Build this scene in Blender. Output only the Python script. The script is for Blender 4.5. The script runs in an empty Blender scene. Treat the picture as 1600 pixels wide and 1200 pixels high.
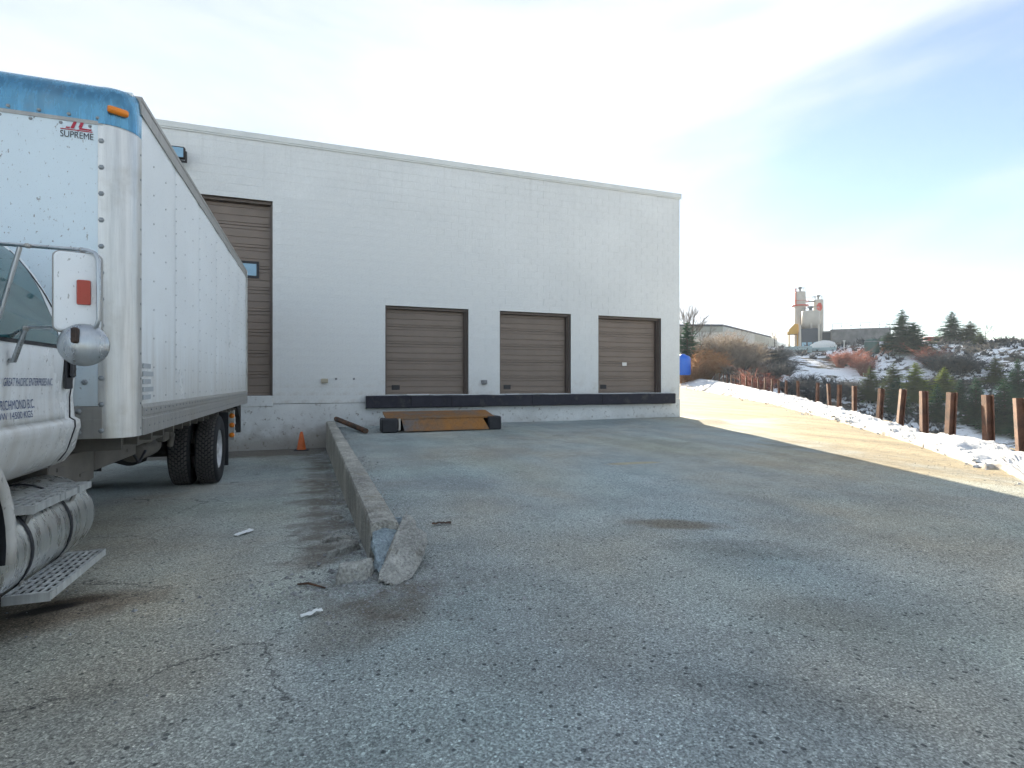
import bpy, math, random
from mathutils import Vector, Matrix, noise
random.seed(7)
R = math.radians
sc = bpy.context.scene
col = sc.collection

# ------------------------------------------------------------------ camera
A = R(20.06); SA, CA = math.sin(A), math.cos(A); F = 846.0; HZ = 597.0
cd = bpy.data.cameras.new('camera'); cam = bpy.data.objects.new('camera', cd); col.objects.link(cam)
cam.location = (0, 0, 0); cam.rotation_euler = (R(90), 0, -A)
cd.sensor_width = 36; cd.lens = F / 1600 * 36; cd.shift_y = -3 / 1600; cd.clip_start = .05; cd.clip_end = 9000
sc.camera = cam

# ------------------------------------------------------------------ sky and sun
SUN_AZ, SUN_EL = R(19.0), R(18.5)
S = Vector((math.sin(SUN_AZ) * math.cos(SUN_EL), math.cos(SUN_AZ) * math.cos(SUN_EL), math.sin(SUN_EL)))
sl = bpy.data.lights.new('sun', 'SUN'); sl.energy = 4.7; sl.angle = R(.6); sl.color = (1, .86, .66)
so = bpy.data.objects.new('sun', sl); col.objects.link(so); so.rotation_euler = S.to_track_quat('Z', 'Y').to_euler(); so.location = (0, 0, 60)
w = bpy.data.worlds.new('World'); sc.world = w; w.use_nodes = True
CLOUD = ((0, R(-35), R(-20)), (.6, .6, 2.6), (0, 0, 0))
def world():
    nt = w.node_tree; nt.nodes.clear(); N = nt.nodes.new; L = nt.links.new
    sky = N('ShaderNodeTexSky'); sky.sky_type = 'NISHITA'; sky.sun_disc = False
    sky.sun_elevation = SUN_EL; sky.sun_rotation = SUN_AZ; sky.altitude = 400; sky.air_density = 1.0; sky.dust_density = .3; sky.ozone_density = 1.5
    tc = N('ShaderNodeTexCoord'); mp = N('ShaderNodeMapping')
    mp.inputs['Rotation'].default_value = CLOUD[0]; mp.inputs['Scale'].default_value = CLOUD[1]; mp.inputs['Location'].default_value = CLOUD[2]
    L(tc.outputs['Generated'], mp.inputs['Vector'])
    n1 = N('ShaderNodeTexNoise'); n1.inputs['Scale'].default_value = 1.7; n1.inputs['Detail'].default_value = 7; n1.inputs['Roughness'].default_value = .5; n1.inputs['Distortion'].default_value = .35
    L(mp.outputs[0], n1.inputs['Vector'])
    rp = N('ShaderNodeMapRange'); rp.interpolation_type = 'SMOOTHSTEP'; rp.inputs['From Min'].default_value = .36; rp.inputs['From Max'].default_value = .62
    rp.inputs['To Min'].default_value = .16; rp.inputs['To Max'].default_value = .98
    L(n1.outputs['Fac'], rp.inputs['Value'])
    bw = N('ShaderNodeRGBToBW'); L(sky.outputs[0], bw.inputs[0])
    mul = N('ShaderNodeMath'); mul.operation = 'MULTIPLY_ADD'; mul.inputs[1].default_value = .07; mul.inputs[2].default_value = 2.65; L(bw.outputs[0], mul.inputs[0])
    tint = N('ShaderNodeMixRGB'); tint.blend_type = 'MULTIPLY'; tint.inputs[0].default_value = 1; tint.inputs[2].default_value = (.92, .975, 1.045, 1); L(mul.outputs[0], tint.inputs[1])
    thin = N('ShaderNodeMixRGB'); thin.blend_type = 'MULTIPLY'; thin.inputs[0].default_value = 1; thin.inputs[2].default_value = (.55, .55, .55, 1); L(sky.outputs[0], thin.inputs[1])
    mx = N('ShaderNodeMixRGB'); L(rp.outputs[0], mx.inputs[0]); L(thin.outputs[0], mx.inputs[1]); L(tint.outputs[0], mx.inputs[2])
    bg = N('ShaderNodeBackground'); bg.inputs['Strength'].default_value = .10; L(mx.outputs[0], bg.inputs[0])
    out = N('ShaderNodeOutputWorld'); L(bg.outputs[0], out.inputs[0])
world()
sc.view_settings.view_transform = 'Standard'; sc.view_settings.look = 'None'; sc.view_settings.gamma = 1; sc.view_settings.exposure = 1.98
sc.render.engine = 'CYCLES'
sc.cycles.max_bounces = 5; sc.cycles.diffuse_bounces = 3; sc.cycles.glossy_bounces = 2; sc.cycles.caustics_reflective = False; sc.cycles.caustics_refractive = False; sc.cycles.use_denoising = True; sc.cycles.use_adaptive_sampling = True; sc.cycles.adaptive_threshold = .03; sc.cycles.adaptive_min_samples = 16; sc.cycles.volume_bounces = 0

# ------------------------------------------------------------------ helpers
def ray(u):                                                        # plan direction of a picture column, per metre of depth
    t = (u - 800) / F
    return SA + t * CA, CA - t * SA
def P(u, v, d):
    dx, dy = ray(u); return Vector((dx * d, dy * d, (HZ - v) / F * d))
def lerp(a, b, t): return a + (b - a) * t
def clamp(t, a=0, b=1): return max(a, min(b, t))
def sstep(a, b, t):
    t = clamp((t - a) / (b - a)); return t * t * (3 - 2 * t)
def interp(tab, t):
    if t <= tab[0][0]: return tab[0][1]
    for (a, va), (b, vb) in zip(tab, tab[1:]):
        if t <= b: return lerp(va, vb, (t - a) / (b - a))
    return tab[-1][1]
def nz(x, y, z=0, s=1): return noise.noise(Vector((x * s, y * s, z * s)))

class MB:
    def __init__(s): s.v = []; s.f = []; s.sm = []
    def add(s, vs, fs, smooth=False):
        o = len(s.v); s.v += [tuple(p) for p in vs]; s.f += [tuple(i + o for i in f) for f in fs]; s.sm += [smooth] * len(fs); return s
    def box(s, a, b, M=None):
        x0, y0, z0 = a; x1, y1, z1 = b
        vs = [Vector(p) for p in ((x0,y0,z0),(x1,y0,z0),(x1,y1,z0),(x0,y1,z0),(x0,y0,z1),(x1,y0,z1),(x1,y1,z1),(x0,y1,z1))]
        if M: vs = [M @ p for p in vs]
        return s.add(vs, [(0,3,2,1),(4,5,6,7),(0,1,5,4),(1,2,6,5),(2,3,7,6),(3,0,4,7)])
    def cbox(s, a, b, c=.01):                                      # box with chamfered edges
        x0, y0, z0 = a; x1, y1, z1 = b
        c = min(c, (x1-x0)*.45, (y1-y0)*.45, (z1-z0)*.45)
        vs = []; 
        def q(i, j, k): return (x1 if i else x0, y1 if j else y0, z1 if k else z0)
        idx = {}
        for i in (0,1):
            for j in (0,1):
                for k in (0,1):
                    X, Y, Z = q(i,j,k); dx = c*(1-2*i); dy = c*(1-2*j); dz = c*(1-2*k)
                    for ax, p in ((0,(X,Y+dy,Z+dz)),(1,(X+dx,Y,Z+dz)),(2,(X+dx,Y+dy,Z))):
                        idx[(i,j,k,ax)] = len(vs); vs.append(p)
        fs = []
        for ax in range(3):
            for e in (0,1):
                o = [a for a in range(3) if a != ax]
                def key(m, n): t = [0,0,0]; t[ax] = e; t[o[0]] = m; t[o[1]] = n; return (*t, ax)
                f = [idx[key(0,0)], idx[key(1,0)], idx[key(1,1)], idx[key(0,1)]]
                if (e == 0) != (ax == 1): f.reverse()
                fs.append(f)
        for ax in range(3):                                        # edges along ax
            o = [a for a in range(3) if a != ax]
            for m in (0,1):
                for n in (0,1):
                    def key(e, fa): t = [0,0,0]; t[ax] = e; t[o[0]] = m; t[o[1]] = n; return (*t, fa)
                    f = [idx[key(0,o[0])], idx[key(1,o[0])], idx[key(1,o[1])], idx[key(0,o[1])]]
                    if (m ^ n) == (ax != 1): pass
                    if (m == n) == (ax == 1): f.reverse()
                    fs.append(f)
        for i in (0,1):
            for j in (0,1):
                for k in (0,1):
                    f = [idx[(i,j,k,0)], idx[(i,j,k,1)], idx[(i,j,k,2)]]
                    if (i + j + k) % 2 == 0: f.reverse()
                    fs.append(f)
        return s.add(vs, fs)
    def tube(s, pts, r, n=10, caps=True, smooth=True):
        pts = [Vector(p) for p in pts]; rs = r if isinstance(r, (list, tuple)) else [r] * len(pts)
        o = []; prev = None
        for i, p in enumerate(pts):
            t = (pts[min(i+1, len(pts)-1)] - pts[max(i-1, 0)]).normalized()
            if prev is None:
                a = Vector((0,0,1)) if abs(t.z) < .9 else Vector((1,0,0)); prev = t.cross(a).normalized()
            prev = (prev - t * prev.dot(t)).normalized(); b = t.cross(prev)
            o += [p + (prev * math.cos(2*math.pi*k/n) + b * math.sin(2*math.pi*k/n)) * rs[i] for k in range(n)]
        fs = [(i*n+k, i*n+(k+1)%n, (i+1)*n+(k+1)%n, (i+1)*n+k) for i in range(len(pts)-1) for k in range(n)]
        s.add(o, fs, smooth)
        if caps:
            s.add(o[:n], [tuple(reversed(range(n)))]); s.add(o[-n:], [tuple(range(n))])
        return s
    def lathe(s, prof, n, M=None, smooth=True, cap=True):          # prof: (radius, height) about local z
        vs = []
        for r, h in prof:
            for k in range(n):
                a = 2*math.pi*k/n; p = Vector((r*math.cos(a), r*math.sin(a), h)); vs.append(M @ p if M else p)
        fs = [(i*n+k, i*n+(k+1)%n, (i+1)*n+(k+1)%n, (i+1)*n+k) for i in range(len(prof)-1) for k in range(n)]
        s.add(vs, fs, smooth)
        if cap:
            if prof[0][0] > 1e-4: s.add(vs[:n], [tuple(reversed(range(n)))])
            if prof[-1][0] > 1e-4: s.add(vs[-n:], [tuple(range(n))])
        return s
    def prism(s, poly, a, b, axis, smooth=False):                  # poly in the plane across axis ('x': (y,z), 'y': (x,z), 'z': (x,y)), from a to b
        def q(p, t): return (t, p[0], p[1]) if axis == 'x' else (p[0], t, p[1]) if axis == 'y' else (p[0], p[1], t)
        n = len(poly); vs = [q(p, a) for p in poly] + [q(p, b) for p in poly]
        s.add(vs, [(i, (i+1)%n, n+(i+1)%n, n+i) for i in range(n)], smooth)
        s.add(vs[:n], [tuple(reversed(range(n)))]); s.add(vs[n:], [tuple(range(n))]); return s
    def mesh(s, name, mat):
        me = bpy.data.meshes.new(name); me.from_pydata(s.v, [], s.f); me.polygons.foreach_set('use_smooth', s.sm)
        if mat: me.materials.append(mat)
        me.update(); return me
    def build(s, name, mat, parent=None, fix=False, **tags):
        me = s.mesh(name, mat)
        if fix:
            import bmesh
            bm = bmesh.new(); bm.from_mesh(me); bmesh.ops.recalc_face_normals(bm, faces=bm.faces); bm.to_mesh(me); bm.free()
        return link(name, me, parent, **tags)
def link(name, me, parent=None, label=None, category=None, group=None, kind=None):
    o = bpy.data.objects.new(name, me); col.objects.link(o)
    if parent is not None: o.parent = parent
    for k, x in (('label', label), ('category', category), ('group', group), ('kind', kind)):
        if x: o[k] = x
    return o
def empty(name, loc, label, category, group=None, rz=0, **k):
    o = link(name, None, None, label, category, group, **k); o.location = loc; o.rotation_euler = (0, 0, rz); return o
def text(s, height, width=None):
    c = bpy.data.curves.new('lettering', 'FONT'); c.body = s; c.size = 1; c.extrude = 0; c.offset = 0
    o = bpy.data.objects.new('lettering', c); col.objects.link(o)
    dg = bpy.context.evaluated_depsgraph_get(); me = bpy.data.meshes.new_from_object(o.evaluated_get(dg))
    bpy.data.objects.remove(o)
    xs = [v.co.x for v in me.vertices]; ys = [v.co.y for v in me.vertices]
    x0, x1, y0, y1 = min(xs), max(xs), min(ys), max(ys); sy = height / (y1 - y0); sx = width / (x1 - x0) if width else sy
    for v in me.vertices: v.co.x = (v.co.x - x0) * sx; v.co.y = (v.co.y - y0) * sy; v.co.z = 0
    return me

# ------------------------------------------------------------------ materials
class Mat:
    def __init__(s, name):
        s.m = bpy.data.materials.new(name); s.m.use_nodes = True; s.t = s.m.node_tree; s.b = s.t.nodes['Principled BSDF']; s.tc = s.n('ShaderNodeTexCoord')
        s.co = s.tc.outputs['Object']
    def n(s, t): return s.t.nodes.new(t)
    def l(s, a, b): s.t.links.new(a, b)
    def setin(s, sock, x):
        if hasattr(x, 'is_output'): s.l(x, sock)
        elif isinstance(x, tuple) and len(x) == 3 and sock.type == 'RGBA': sock.default_value = (*x, 1)
        else: sock.default_value = x
    def map(s, scale=(1,1,1), rot=(0,0,0), loc=(0,0,0), co=None):
        m = s.n('ShaderNodeMapping'); m.inputs['Scale'].default_value = scale; m.inputs['Rotation'].default_value = rot; m.inputs['Location'].default_value = loc
        s.l(co or s.co, m.inputs['Vector']); return m.outputs[0]
    def noise(s, scale, detail=4, rough=.55, co=None, dist=0):
        n = s.n('ShaderNodeTexNoise'); n.inputs['Scale'].default_value = scale; n.inputs['Detail'].default_value = detail; n.inputs['Roughness'].default_value = rough; n.inputs['Distortion'].default_value = dist
        s.l(co or s.co, n.inputs['Vector']); return n.outputs['Fac']
    def vor(s, scale, feature='F1', out='Distance', co=None, rnd=1):
        n = s.n('ShaderNodeTexVoronoi'); n.feature = feature; n.inputs['Scale'].default_value = scale; n.inputs['Randomness'].default_value = rnd
        s.l(co or s.co, n.inputs['Vector']); return n.outputs[out]
    def math(s, op, a, b=0, c=0, clampit=False):
        n = s.n('ShaderNodeMath'); n.operation = op; n.use_clamp = clampit
        for i, x in enumerate((a, b, c)): s.setin(n.inputs[i], x)
        return n.outputs[0]
    def rng(s, x, a, b, lo=0, hi=1, smooth=True):
        n = s.n('ShaderNodeMapRange'); n.interpolation_type = 'SMOOTHSTEP' if smooth else 'LINEAR'
        for k, y in (('Value', x), ('From Min', a), ('From Max', b), ('To Min', lo), ('To Max', hi)): s.setin(n.inputs[k], y)
        return n.outputs[0]
    def ramp(s, x, stops, const=False):
        n = s.n('ShaderNodeValToRGB'); e = n.color_ramp.elements
        if const: n.color_ramp.interpolation = 'CONSTANT'
        while len(e) < len(stops): e.new(.5)
        for i, (p, c) in enumerate(stops): e[i].position = p; e[i].color = (*c, 1) if isinstance(c, tuple) else (c, c, c, 1)
        s.l(x, n.inputs[0]); return n.outputs[0]
    def mix(s, fac, a, b, mode='MIX'):
        n = s.n('ShaderNodeMixRGB'); n.blend_type = mode
        s.setin(n.inputs[0], fac); s.setin(n.inputs[1], a); s.setin(n.inputs[2], b); return n.outputs[0]
    def sep(s, x):
        n = s.n('ShaderNodeSeparateXYZ'); s.l(x, n.inputs[0]); return n.outputs
    def attr(s, name):
        n = s.n('ShaderNodeAttribute'); n.attribute_name = name; return n.outputs['Fac']
    def objrand(s):
        return s.n('ShaderNodeObjectInfo').outputs['Random']
    def bump(s, h, strength=.3, dist=.01):
        n = s.n('ShaderNodeBump'); n.inputs['Strength'].default_value = strength; n.inputs['Distance'].default_value = dist
        s.l(h, n.inputs['Height']); s.l(n.outputs[0], s.b.inputs['Normal'])
    def done(s, color, rough=.7, metal=0, **k):
        s.setin(s.b.inputs['Base Color'], color); s.setin(s.b.inputs['Roughness'], rough); s.setin(s.b.inputs['Metallic'], metal)
        for a, x in k.items(): s.setin(s.b.inputs[a.replace('_', ' ')], x)
        return s.m
def varied(name, c, rough=.6, metal=0, amt=.25, scale=3, bump=0, **k):
    m = Mat(name); n = m.noise(scale, 6, .6)
    colr = m.mix(1, c, m.ramp(n, [(.25, 1 - amt), (.75, 1 + amt * .5)]), 'MULTIPLY')
    if bump: m.bump(m.noise(scale * 12, 4), bump, .005)
    return m.done(colr, rough, metal, **k)

def ground_pt(u, v, z=-1.285):
    d = z * F / (HZ - v); dx, dy = ray(u); return dx * d, dy * d

def m_asphalt():
    m = Mat('asphalt')
    cell = m.vor(135, out='Color'); r = m.sep(cell)[0]; g = m.sep(cell)[1]
    agg = m.ramp(r, [(0, .09), (.25, .16), (.62, .25), (.88, .33), (.97, .42), (1, .62)])
    fine = m.noise(150, 3, .7)
    agg = m.mix(.35, agg, m.ramp(fine, [(.3, .09), (.7, .42)]), 'MIX')
    big = m.sep(m.vor(26, out='Color'))[0]
    pit = m.math('MULTIPLY', m.rng(m.vor(26), .32, .2), m.rng(big, .76, .84))
    agg = m.mix(m.math('MULTIPLY', pit, .8), agg, (.03, .034, .038))
    bd = m.sep(m.vor(14, out='Color', co=m.map(loc=(3.3, 1.7, 0))))[1]
    wht = m.math('MULTIPLY', m.rng(m.vor(14, co=m.map(loc=(3.3, 1.7, 0))), .16, .07), m.rng(bd, .93, .96))
    agg = m.mix(m.math('MULTIPLY', wht, .75), agg, (.5, .5, .5))
    n1 = m.noise(.42, 4, .62); n2 = m.noise(1.7, 3, .6, co=m.map(loc=(9, 4, 0))); n3 = m.noise(.23, 3, .55, co=m.map(loc=(2, 7, 0), scale=(1, .45, 1), rot=(0, 0, R(35))))
    agg = m.mix(1, agg, m.ramp(n1, [(.28, .80), (.5, 1.0), (.72, 1.13)]), 'MULTIPLY')
    agg = m.mix(1, agg, m.ramp(n2, [(.3, .90), (.7, 1.10)]), 'MULTIPLY')
    agg = m.mix(1, agg, m.ramp(m.noise(85, 2, .6), [(.34, .68), (.5, 1.0), (.66, 1.32)]), 'MULTIPLY')
    tint = m.noise(.55, 3, .6, co=m.map(loc=(14, 3, 0))); agg = m.mix(1, agg, m.ramp(tint, [(.34, (1.06, .99, .93)), (.5, (1, 1, 1)), (.66, (.96, 1.01, 1.01))]), 'MULTIPLY')
    trk = m.noise(1.0, 3, .6, co=m.map(rot=(0, 0, R(-24)), scale=(1.4, .10, 1))); agg = m.mix(1, agg, m.ramp(trk, [(.36, .90), (.52, 1.0), (.64, 1.06)]), 'MULTIPLY')
    agg = m.mix(1, agg, (1.29, 1.46, 1.44), 'MULTIPLY')
    dirt = m.math('MULTIPLY', m.rng(n3, .42, .66), .85)
    agg = m.mix(dirt, agg, m.mix(1, agg, (1.25, 1.05, .84), 'MULTIPLY'))
    # sand carried on to the lane, and brown earth along the foot of the walls
    sand = m.attr('sand'); sandm = m.math('ADD', sand, m.math('MULTIPLY', m.math('SUBTRACT', m.noise(1.3, 4, .7, co=m.map(scale=(1, .5, 1), rot=(0, 0, R(-42)))), .5), 1.1))
    sandm = m.rng(sandm, .12, .62)
    sandc = m.mix(1, m.ramp(m.noise(60, 3, .7), [(.3, (.24, .19, .11)), (.7, (.50, .42, .265))]), m.ramp(m.noise(1.0, 5, .68, co=m.map(scale=(1, .22, 1), rot=(0, 0, R(-40)))), [(.32, .45), (.55, .92), (.7, 1.12)]), 'MULTIPLY')
    sandc = m.mix(1, sandc, m.ramp(m.noise(7, 4, .75), [(.32, .62), (.5, 1.0), (.7, 1.12)]), 'MULTIPLY')
    agg = m.mix(m.math('MULTIPLY', sandm, .86), agg, sandc)
    soil = m.attr('soil'); soilm = m.rng(m.math('ADD', soil, m.math('MULTIPLY', m.math('SUBTRACT', m.noise(2.4, 3, .7), .5), 1.2)), .35, .8)
    soilc = m.ramp(m.noise(40, 3, .7), [(.3, (.055, .045, .038)), (.75, (.19, .155, .12))])
    agg = m.mix(m.math('MULTIPLY', soilm, .8), agg, soilc)
    # stains with a shape of their own
    wob = m.math('MULTIPLY', m.math('SUBTRACT', m.noise(2.2, 3, .65), .5), 1.0)
    def stain(cx, cy, rx, ry, rot, colr, amt):
        nonlocal agg
        p = m.sep(m.map(co=m.map(loc=(-cx, -cy, 0)), rot=(0, 0, -rot), scale=(1, 1, 1)))
        d = m.math('SQRT', m.math('ADD', m.math('POWER', m.math('DIVIDE', p[0], rx), 2), m.math('POWER', m.math('DIVIDE', p[1], ry), 2)))
        k = m.math('MULTIPLY', m.rng(m.math('ADD', d, wob), 1.05, .45), amt)
        agg = m.mix(k, agg, m.mix(1, agg, colr, 'MULTIPLY'))
    for u, v, rx, ry, rot, c, a in ((70, 951, .22, .09, 20, (.12, .12, .13), .95), (120, 937, .22, .12, 10, (.30, .25, .22), .9), (40, 960, .8, .35, 10, (.55, .46, .4), .8),
                                    (1060, 820, .55, .22, -28, (.58, .46, .36), .9), (1180, 858, .75, .3, -30, (.66, .62, .58), .6), (992, 727, .55, .14, -5, (1.25, 1.0, .7), .9),
                                    (560, 975, .5, .35, 40, (.62, .52, .44), .6), (860, 1050, 1.0, .2, -25, (.75, .73, .72), .5), (1330, 960, .9, .25, -30, (.75, .73, .72), .5),
                                    (690, 760, 1.0, .5, 0, (.8, .8, .82), .5), (1250, 1090, .7, .2, -35, (.6, .6, .6), .5)):
        x, y = ground_pt(u, v); stain(x, y, rx, ry, R(rot), c, a)
    # cracks
    wn = m.n('ShaderNodeTexNoise'); wn.inputs['Scale'].default_value = 2.6; wn.inputs['Detail'].default_value = 5; wn.inputs['Roughness'].default_value = .7; m.l(m.co, wn.inputs['Vector'])
    wv = m.n('ShaderNodeVectorMath'); wv.operation = 'MULTIPLY_ADD'; m.l(wn.outputs['Color'], wv.inputs[0]); wv.inputs[1].default_value = (.5, .5, 0); m.l(m.co, wv.inputs[2]); warp = wv.outputs[0]
    e = m.vor(.75, 'DISTANCE_TO_EDGE', co=warp); cm = m.rng(m.noise(.9, 3), .44, .56)
    crack = m.math('MULTIPLY', m.rng(e, .0085, .002), m.math('MULTIPLY', cm, m.attr('old')))
    agg = m.mix(m.math('MULTIPLY', crack, .6), agg, (.025, .026, .028))
    h = m.math('ADD', m.math('MULTIPLY', m.vor(135), .6), m.math('MULTIPLY', m.vor(26), .5))
    m.bump(h, .55, .006)
    return m.done(agg, .88, 0, Specular_IOR_Level=.3)

def m_paint_block():
    m = Mat('white_block_paint')
    n = m.noise(.5, 6, .6); streak = m.noise(2.2, 5, .6, co=m.map(scale=(3, 3, .18)))
    c = m.mix(1, (.695, .715, .71), m.ramp(n, [(.3, .94), (.7, 1.04)]), 'MULTIPLY')
    c = m.mix(1, c, m.ramp(streak, [(.3, .98), (.7, 1.015)]), 'MULTIPLY')
    c = m.mix(1, c, m.ramp(m.noise(28, 5, .7), [(.25, .9), (.6, 1.02)]), 'MULTIPLY')
    z = m.sep(m.n('ShaderNodeNewGeometry').outputs['Position'])[2]
    low = m.math('MULTIPLY', m.rng(z, .5, -.6), m.rng(m.noise(3, 8, .7), .45, .7)); c = m.mix(m.math('MULTIPLY', low, .42), c, (.35, .29, .22))
    drip = m.math('MULTIPLY', m.rng(z, 4.6, 6.0), m.rng(m.noise(6, 4, .6, co=m.map(scale=(1, 1, .05))), .56, .72)); c = m.mix(m.math('MULTIPLY', drip, .16), c, (.36, .36, .33))
    m.bump(m.math('ADD', m.noise(45, 4, .75), m.math('MULTIPLY', m.noise(7, 3), .8)), .5, .007)
    return m.done(c, .75, 0, Specular_IOR_Level=.3)
def m_found():
    m = Mat('painted_concrete')
    c = m.mix(1, (.66, .68, .675), m.ramp(m.noise(1.1, 7, .65), [(.3, .8), (.7, 1.08)]), 'MULTIPLY')
    chip = m.rng(m.noise(9, 7, .72), .575, .64); c = m.mix(m.math('MULTIPLY', chip, .85), c, (.2, .185, .165))
    z = m.sep(m.co)[2]
    damp = m.rng(m.math('ADD', z, m.math('MULTIPLY', m.math('SUBTRACT', m.noise(2.5, 7, .7), .5), .9)), -.95, -1.6)
    c = m.mix(m.math('MULTIPLY', damp, .68), c, (.22, .19, .15))
    m.bump(m.noise(18, 6, .7), .5, .01)
    return m.done(c, .8)
def m_concrete(name, base, lo=.62, hi=1.25, mossy=.5):
    m = Mat(name)
    c = m.mix(1, base, m.ramp(m.noise(1.6, 8, .65), [(.28, lo), (.72, hi)]), 'MULTIPLY')
    c = m.mix(1, c, m.ramp(m.noise(48, 3, .75), [(.3, .58), (.5, 1.0), (.7, 1.3)]), 'MULTIPLY')
    st = m.noise(4, 5, .6, co=m.map(scale=(2.5, 2.5, .2))); c = m.mix(1, c, m.ramp(st, [(.32, .72), (.6, 1.06)]), 'MULTIPLY')
    moss = m.math('MULTIPLY', m.rng(m.noise(2.3, 7, .7, co=m.map(loc=(5, 5, 5))), .53, .68), mossy); c = m.mix(moss, c, (.20, .165, .09))
    m.bump(m.math('ADD', m.noise(30, 5, .75), m.math('MULTIPLY', m.vor(45), -.6)), .95, .03)
    return m.done(c, .9, 0, Specular_IOR_Level=.25)
def m_rust(name, a, b, c0, metal=.25, scale=2.2, at=.5):
    m = Mat(name); n = m.noise(scale, 9, .68)
    c = m.ramp(n, [(at - .14, c0), (at, a), (at + .16, b)])
    c = m.mix(1, c, m.ramp(m.noise(30, 5, .7), [(.3, .7), (.7, 1.15)]), 'MULTIPLY'); m.bump(m.noise(40, 6, .7), .4, .006)
    return m.done(c, .72, metal)
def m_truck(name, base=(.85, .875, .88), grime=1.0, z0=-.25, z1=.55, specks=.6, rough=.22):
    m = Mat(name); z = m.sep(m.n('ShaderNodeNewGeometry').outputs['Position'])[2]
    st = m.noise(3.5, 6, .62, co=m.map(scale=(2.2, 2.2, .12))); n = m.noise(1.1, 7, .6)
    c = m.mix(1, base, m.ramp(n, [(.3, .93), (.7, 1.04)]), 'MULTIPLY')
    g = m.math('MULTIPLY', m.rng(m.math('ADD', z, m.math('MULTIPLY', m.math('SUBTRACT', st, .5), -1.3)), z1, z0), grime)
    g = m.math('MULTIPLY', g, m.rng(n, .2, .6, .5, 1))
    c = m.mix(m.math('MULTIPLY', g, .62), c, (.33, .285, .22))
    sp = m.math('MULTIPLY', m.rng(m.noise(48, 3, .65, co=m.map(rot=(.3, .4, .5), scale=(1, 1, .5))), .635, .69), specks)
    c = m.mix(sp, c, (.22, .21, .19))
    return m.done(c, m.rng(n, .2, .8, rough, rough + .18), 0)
def m_alum(name, base=(.68, .68, .66), rough=.38, metal=.75):
    m = Mat(name); st = m.noise(5, 6, .65, co=m.map(scale=(4, 4, .22))); n = m.noise(2.2, 7, .65)
    c = m.mix(1, base, m.ramp(st, [(.3, .72), (.65, 1.06)]), 'MULTIPLY')
    c = m.mix(m.math('MULTIPLY', m.rng(n, .48, .75), .4), c, (.30, .265, .20))
    return m.done(c, m.rng(st, .2, .8, rough - .08, rough + .16), metal)
def m_snow():
    m = Mat('snow')
    d = m.attr('dirty'); n = m.noise(2.2, 8, .7); g = m.noise(26, 5, .75)
    k = m.rng(m.math('ADD', m.math('ADD', d, m.math('MULTIPLY', m.math('SUBTRACT', n, .5), 1.3)), m.math('MULTIPLY', m.math('SUBTRACT', g, .5), .7)), .34, .85)
    c = m.mix(m.math('MULTIPLY', k, .9), m.ramp(m.noise(7, 6, .6), [(.3, (.60, .63, .66)), (.7, (.80, .81, .82))]), m.ramp(g, [(.3, (.17, .13, .08)), (.7, (.42, .34, .23))]))
    m.bump(m.math('ADD', m.noise(5, 7, .7), m.math('MULTIPLY', m.noise(28, 4, .7), .3)), .7, .08)
    return m.done(c, .75, 0, Specular_IOR_Level=.25)
def m_hill():
    m = Mat('hillside'); co = m.map(rot=(0, 0, R(48)), scale=(.28, 1, 1))
    n = m.noise(.16, 9, .68, co=co); n2 = m.noise(.7, 7, .7)
    earth = m.ramp(n2, [(.3, (.055, .05, .045)), (.55, (.13, .115, .09)), (.75, (.24, .20, .14))])
    k = m.rng(m.math('ADD', n, m.math('MULTIPLY', m.math('SUBTRACT', n2, .5), .25)), .43, .485)
    c = m.mix(k, earth, (.84, .87, .91)); m.bump(n2, .6, .5)
    return m.done(c, .9, 0, Specular_IOR_Level=.2)
def m_leaf(name, a, b, trans=.45):
    m = Mat(name); t = m.mix(m.rng(m.noise(1.1, 3, .6), .35, .65), a, b); m.t.nodes.remove(m.b)
    d = m.n('ShaderNodeBsdfDiffuse'); l = m.n('ShaderNodeBsdfTranslucent'); x = m.n('ShaderNodeMixShader'); x.inputs[0].default_value = trans
    m.l(t, d.inputs[0]); m.l(t, l.inputs[0]); m.l(d.outputs[0], x.inputs[1]); m.l(l.outputs[0], x.inputs[2]); m.l(x.outputs[0], m.t.nodes['Material Output'].inputs[0]); return m.m
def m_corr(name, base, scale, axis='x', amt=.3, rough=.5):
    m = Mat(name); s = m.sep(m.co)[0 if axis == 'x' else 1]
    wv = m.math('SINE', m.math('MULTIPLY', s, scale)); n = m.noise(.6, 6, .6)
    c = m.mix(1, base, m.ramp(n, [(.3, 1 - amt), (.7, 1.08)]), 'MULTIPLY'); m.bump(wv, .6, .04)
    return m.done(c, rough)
def flat(name, c, rough=.5, metal=0, **k):
    return varied(name, c, rough, metal, .12, 6, 0, **k)

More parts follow.
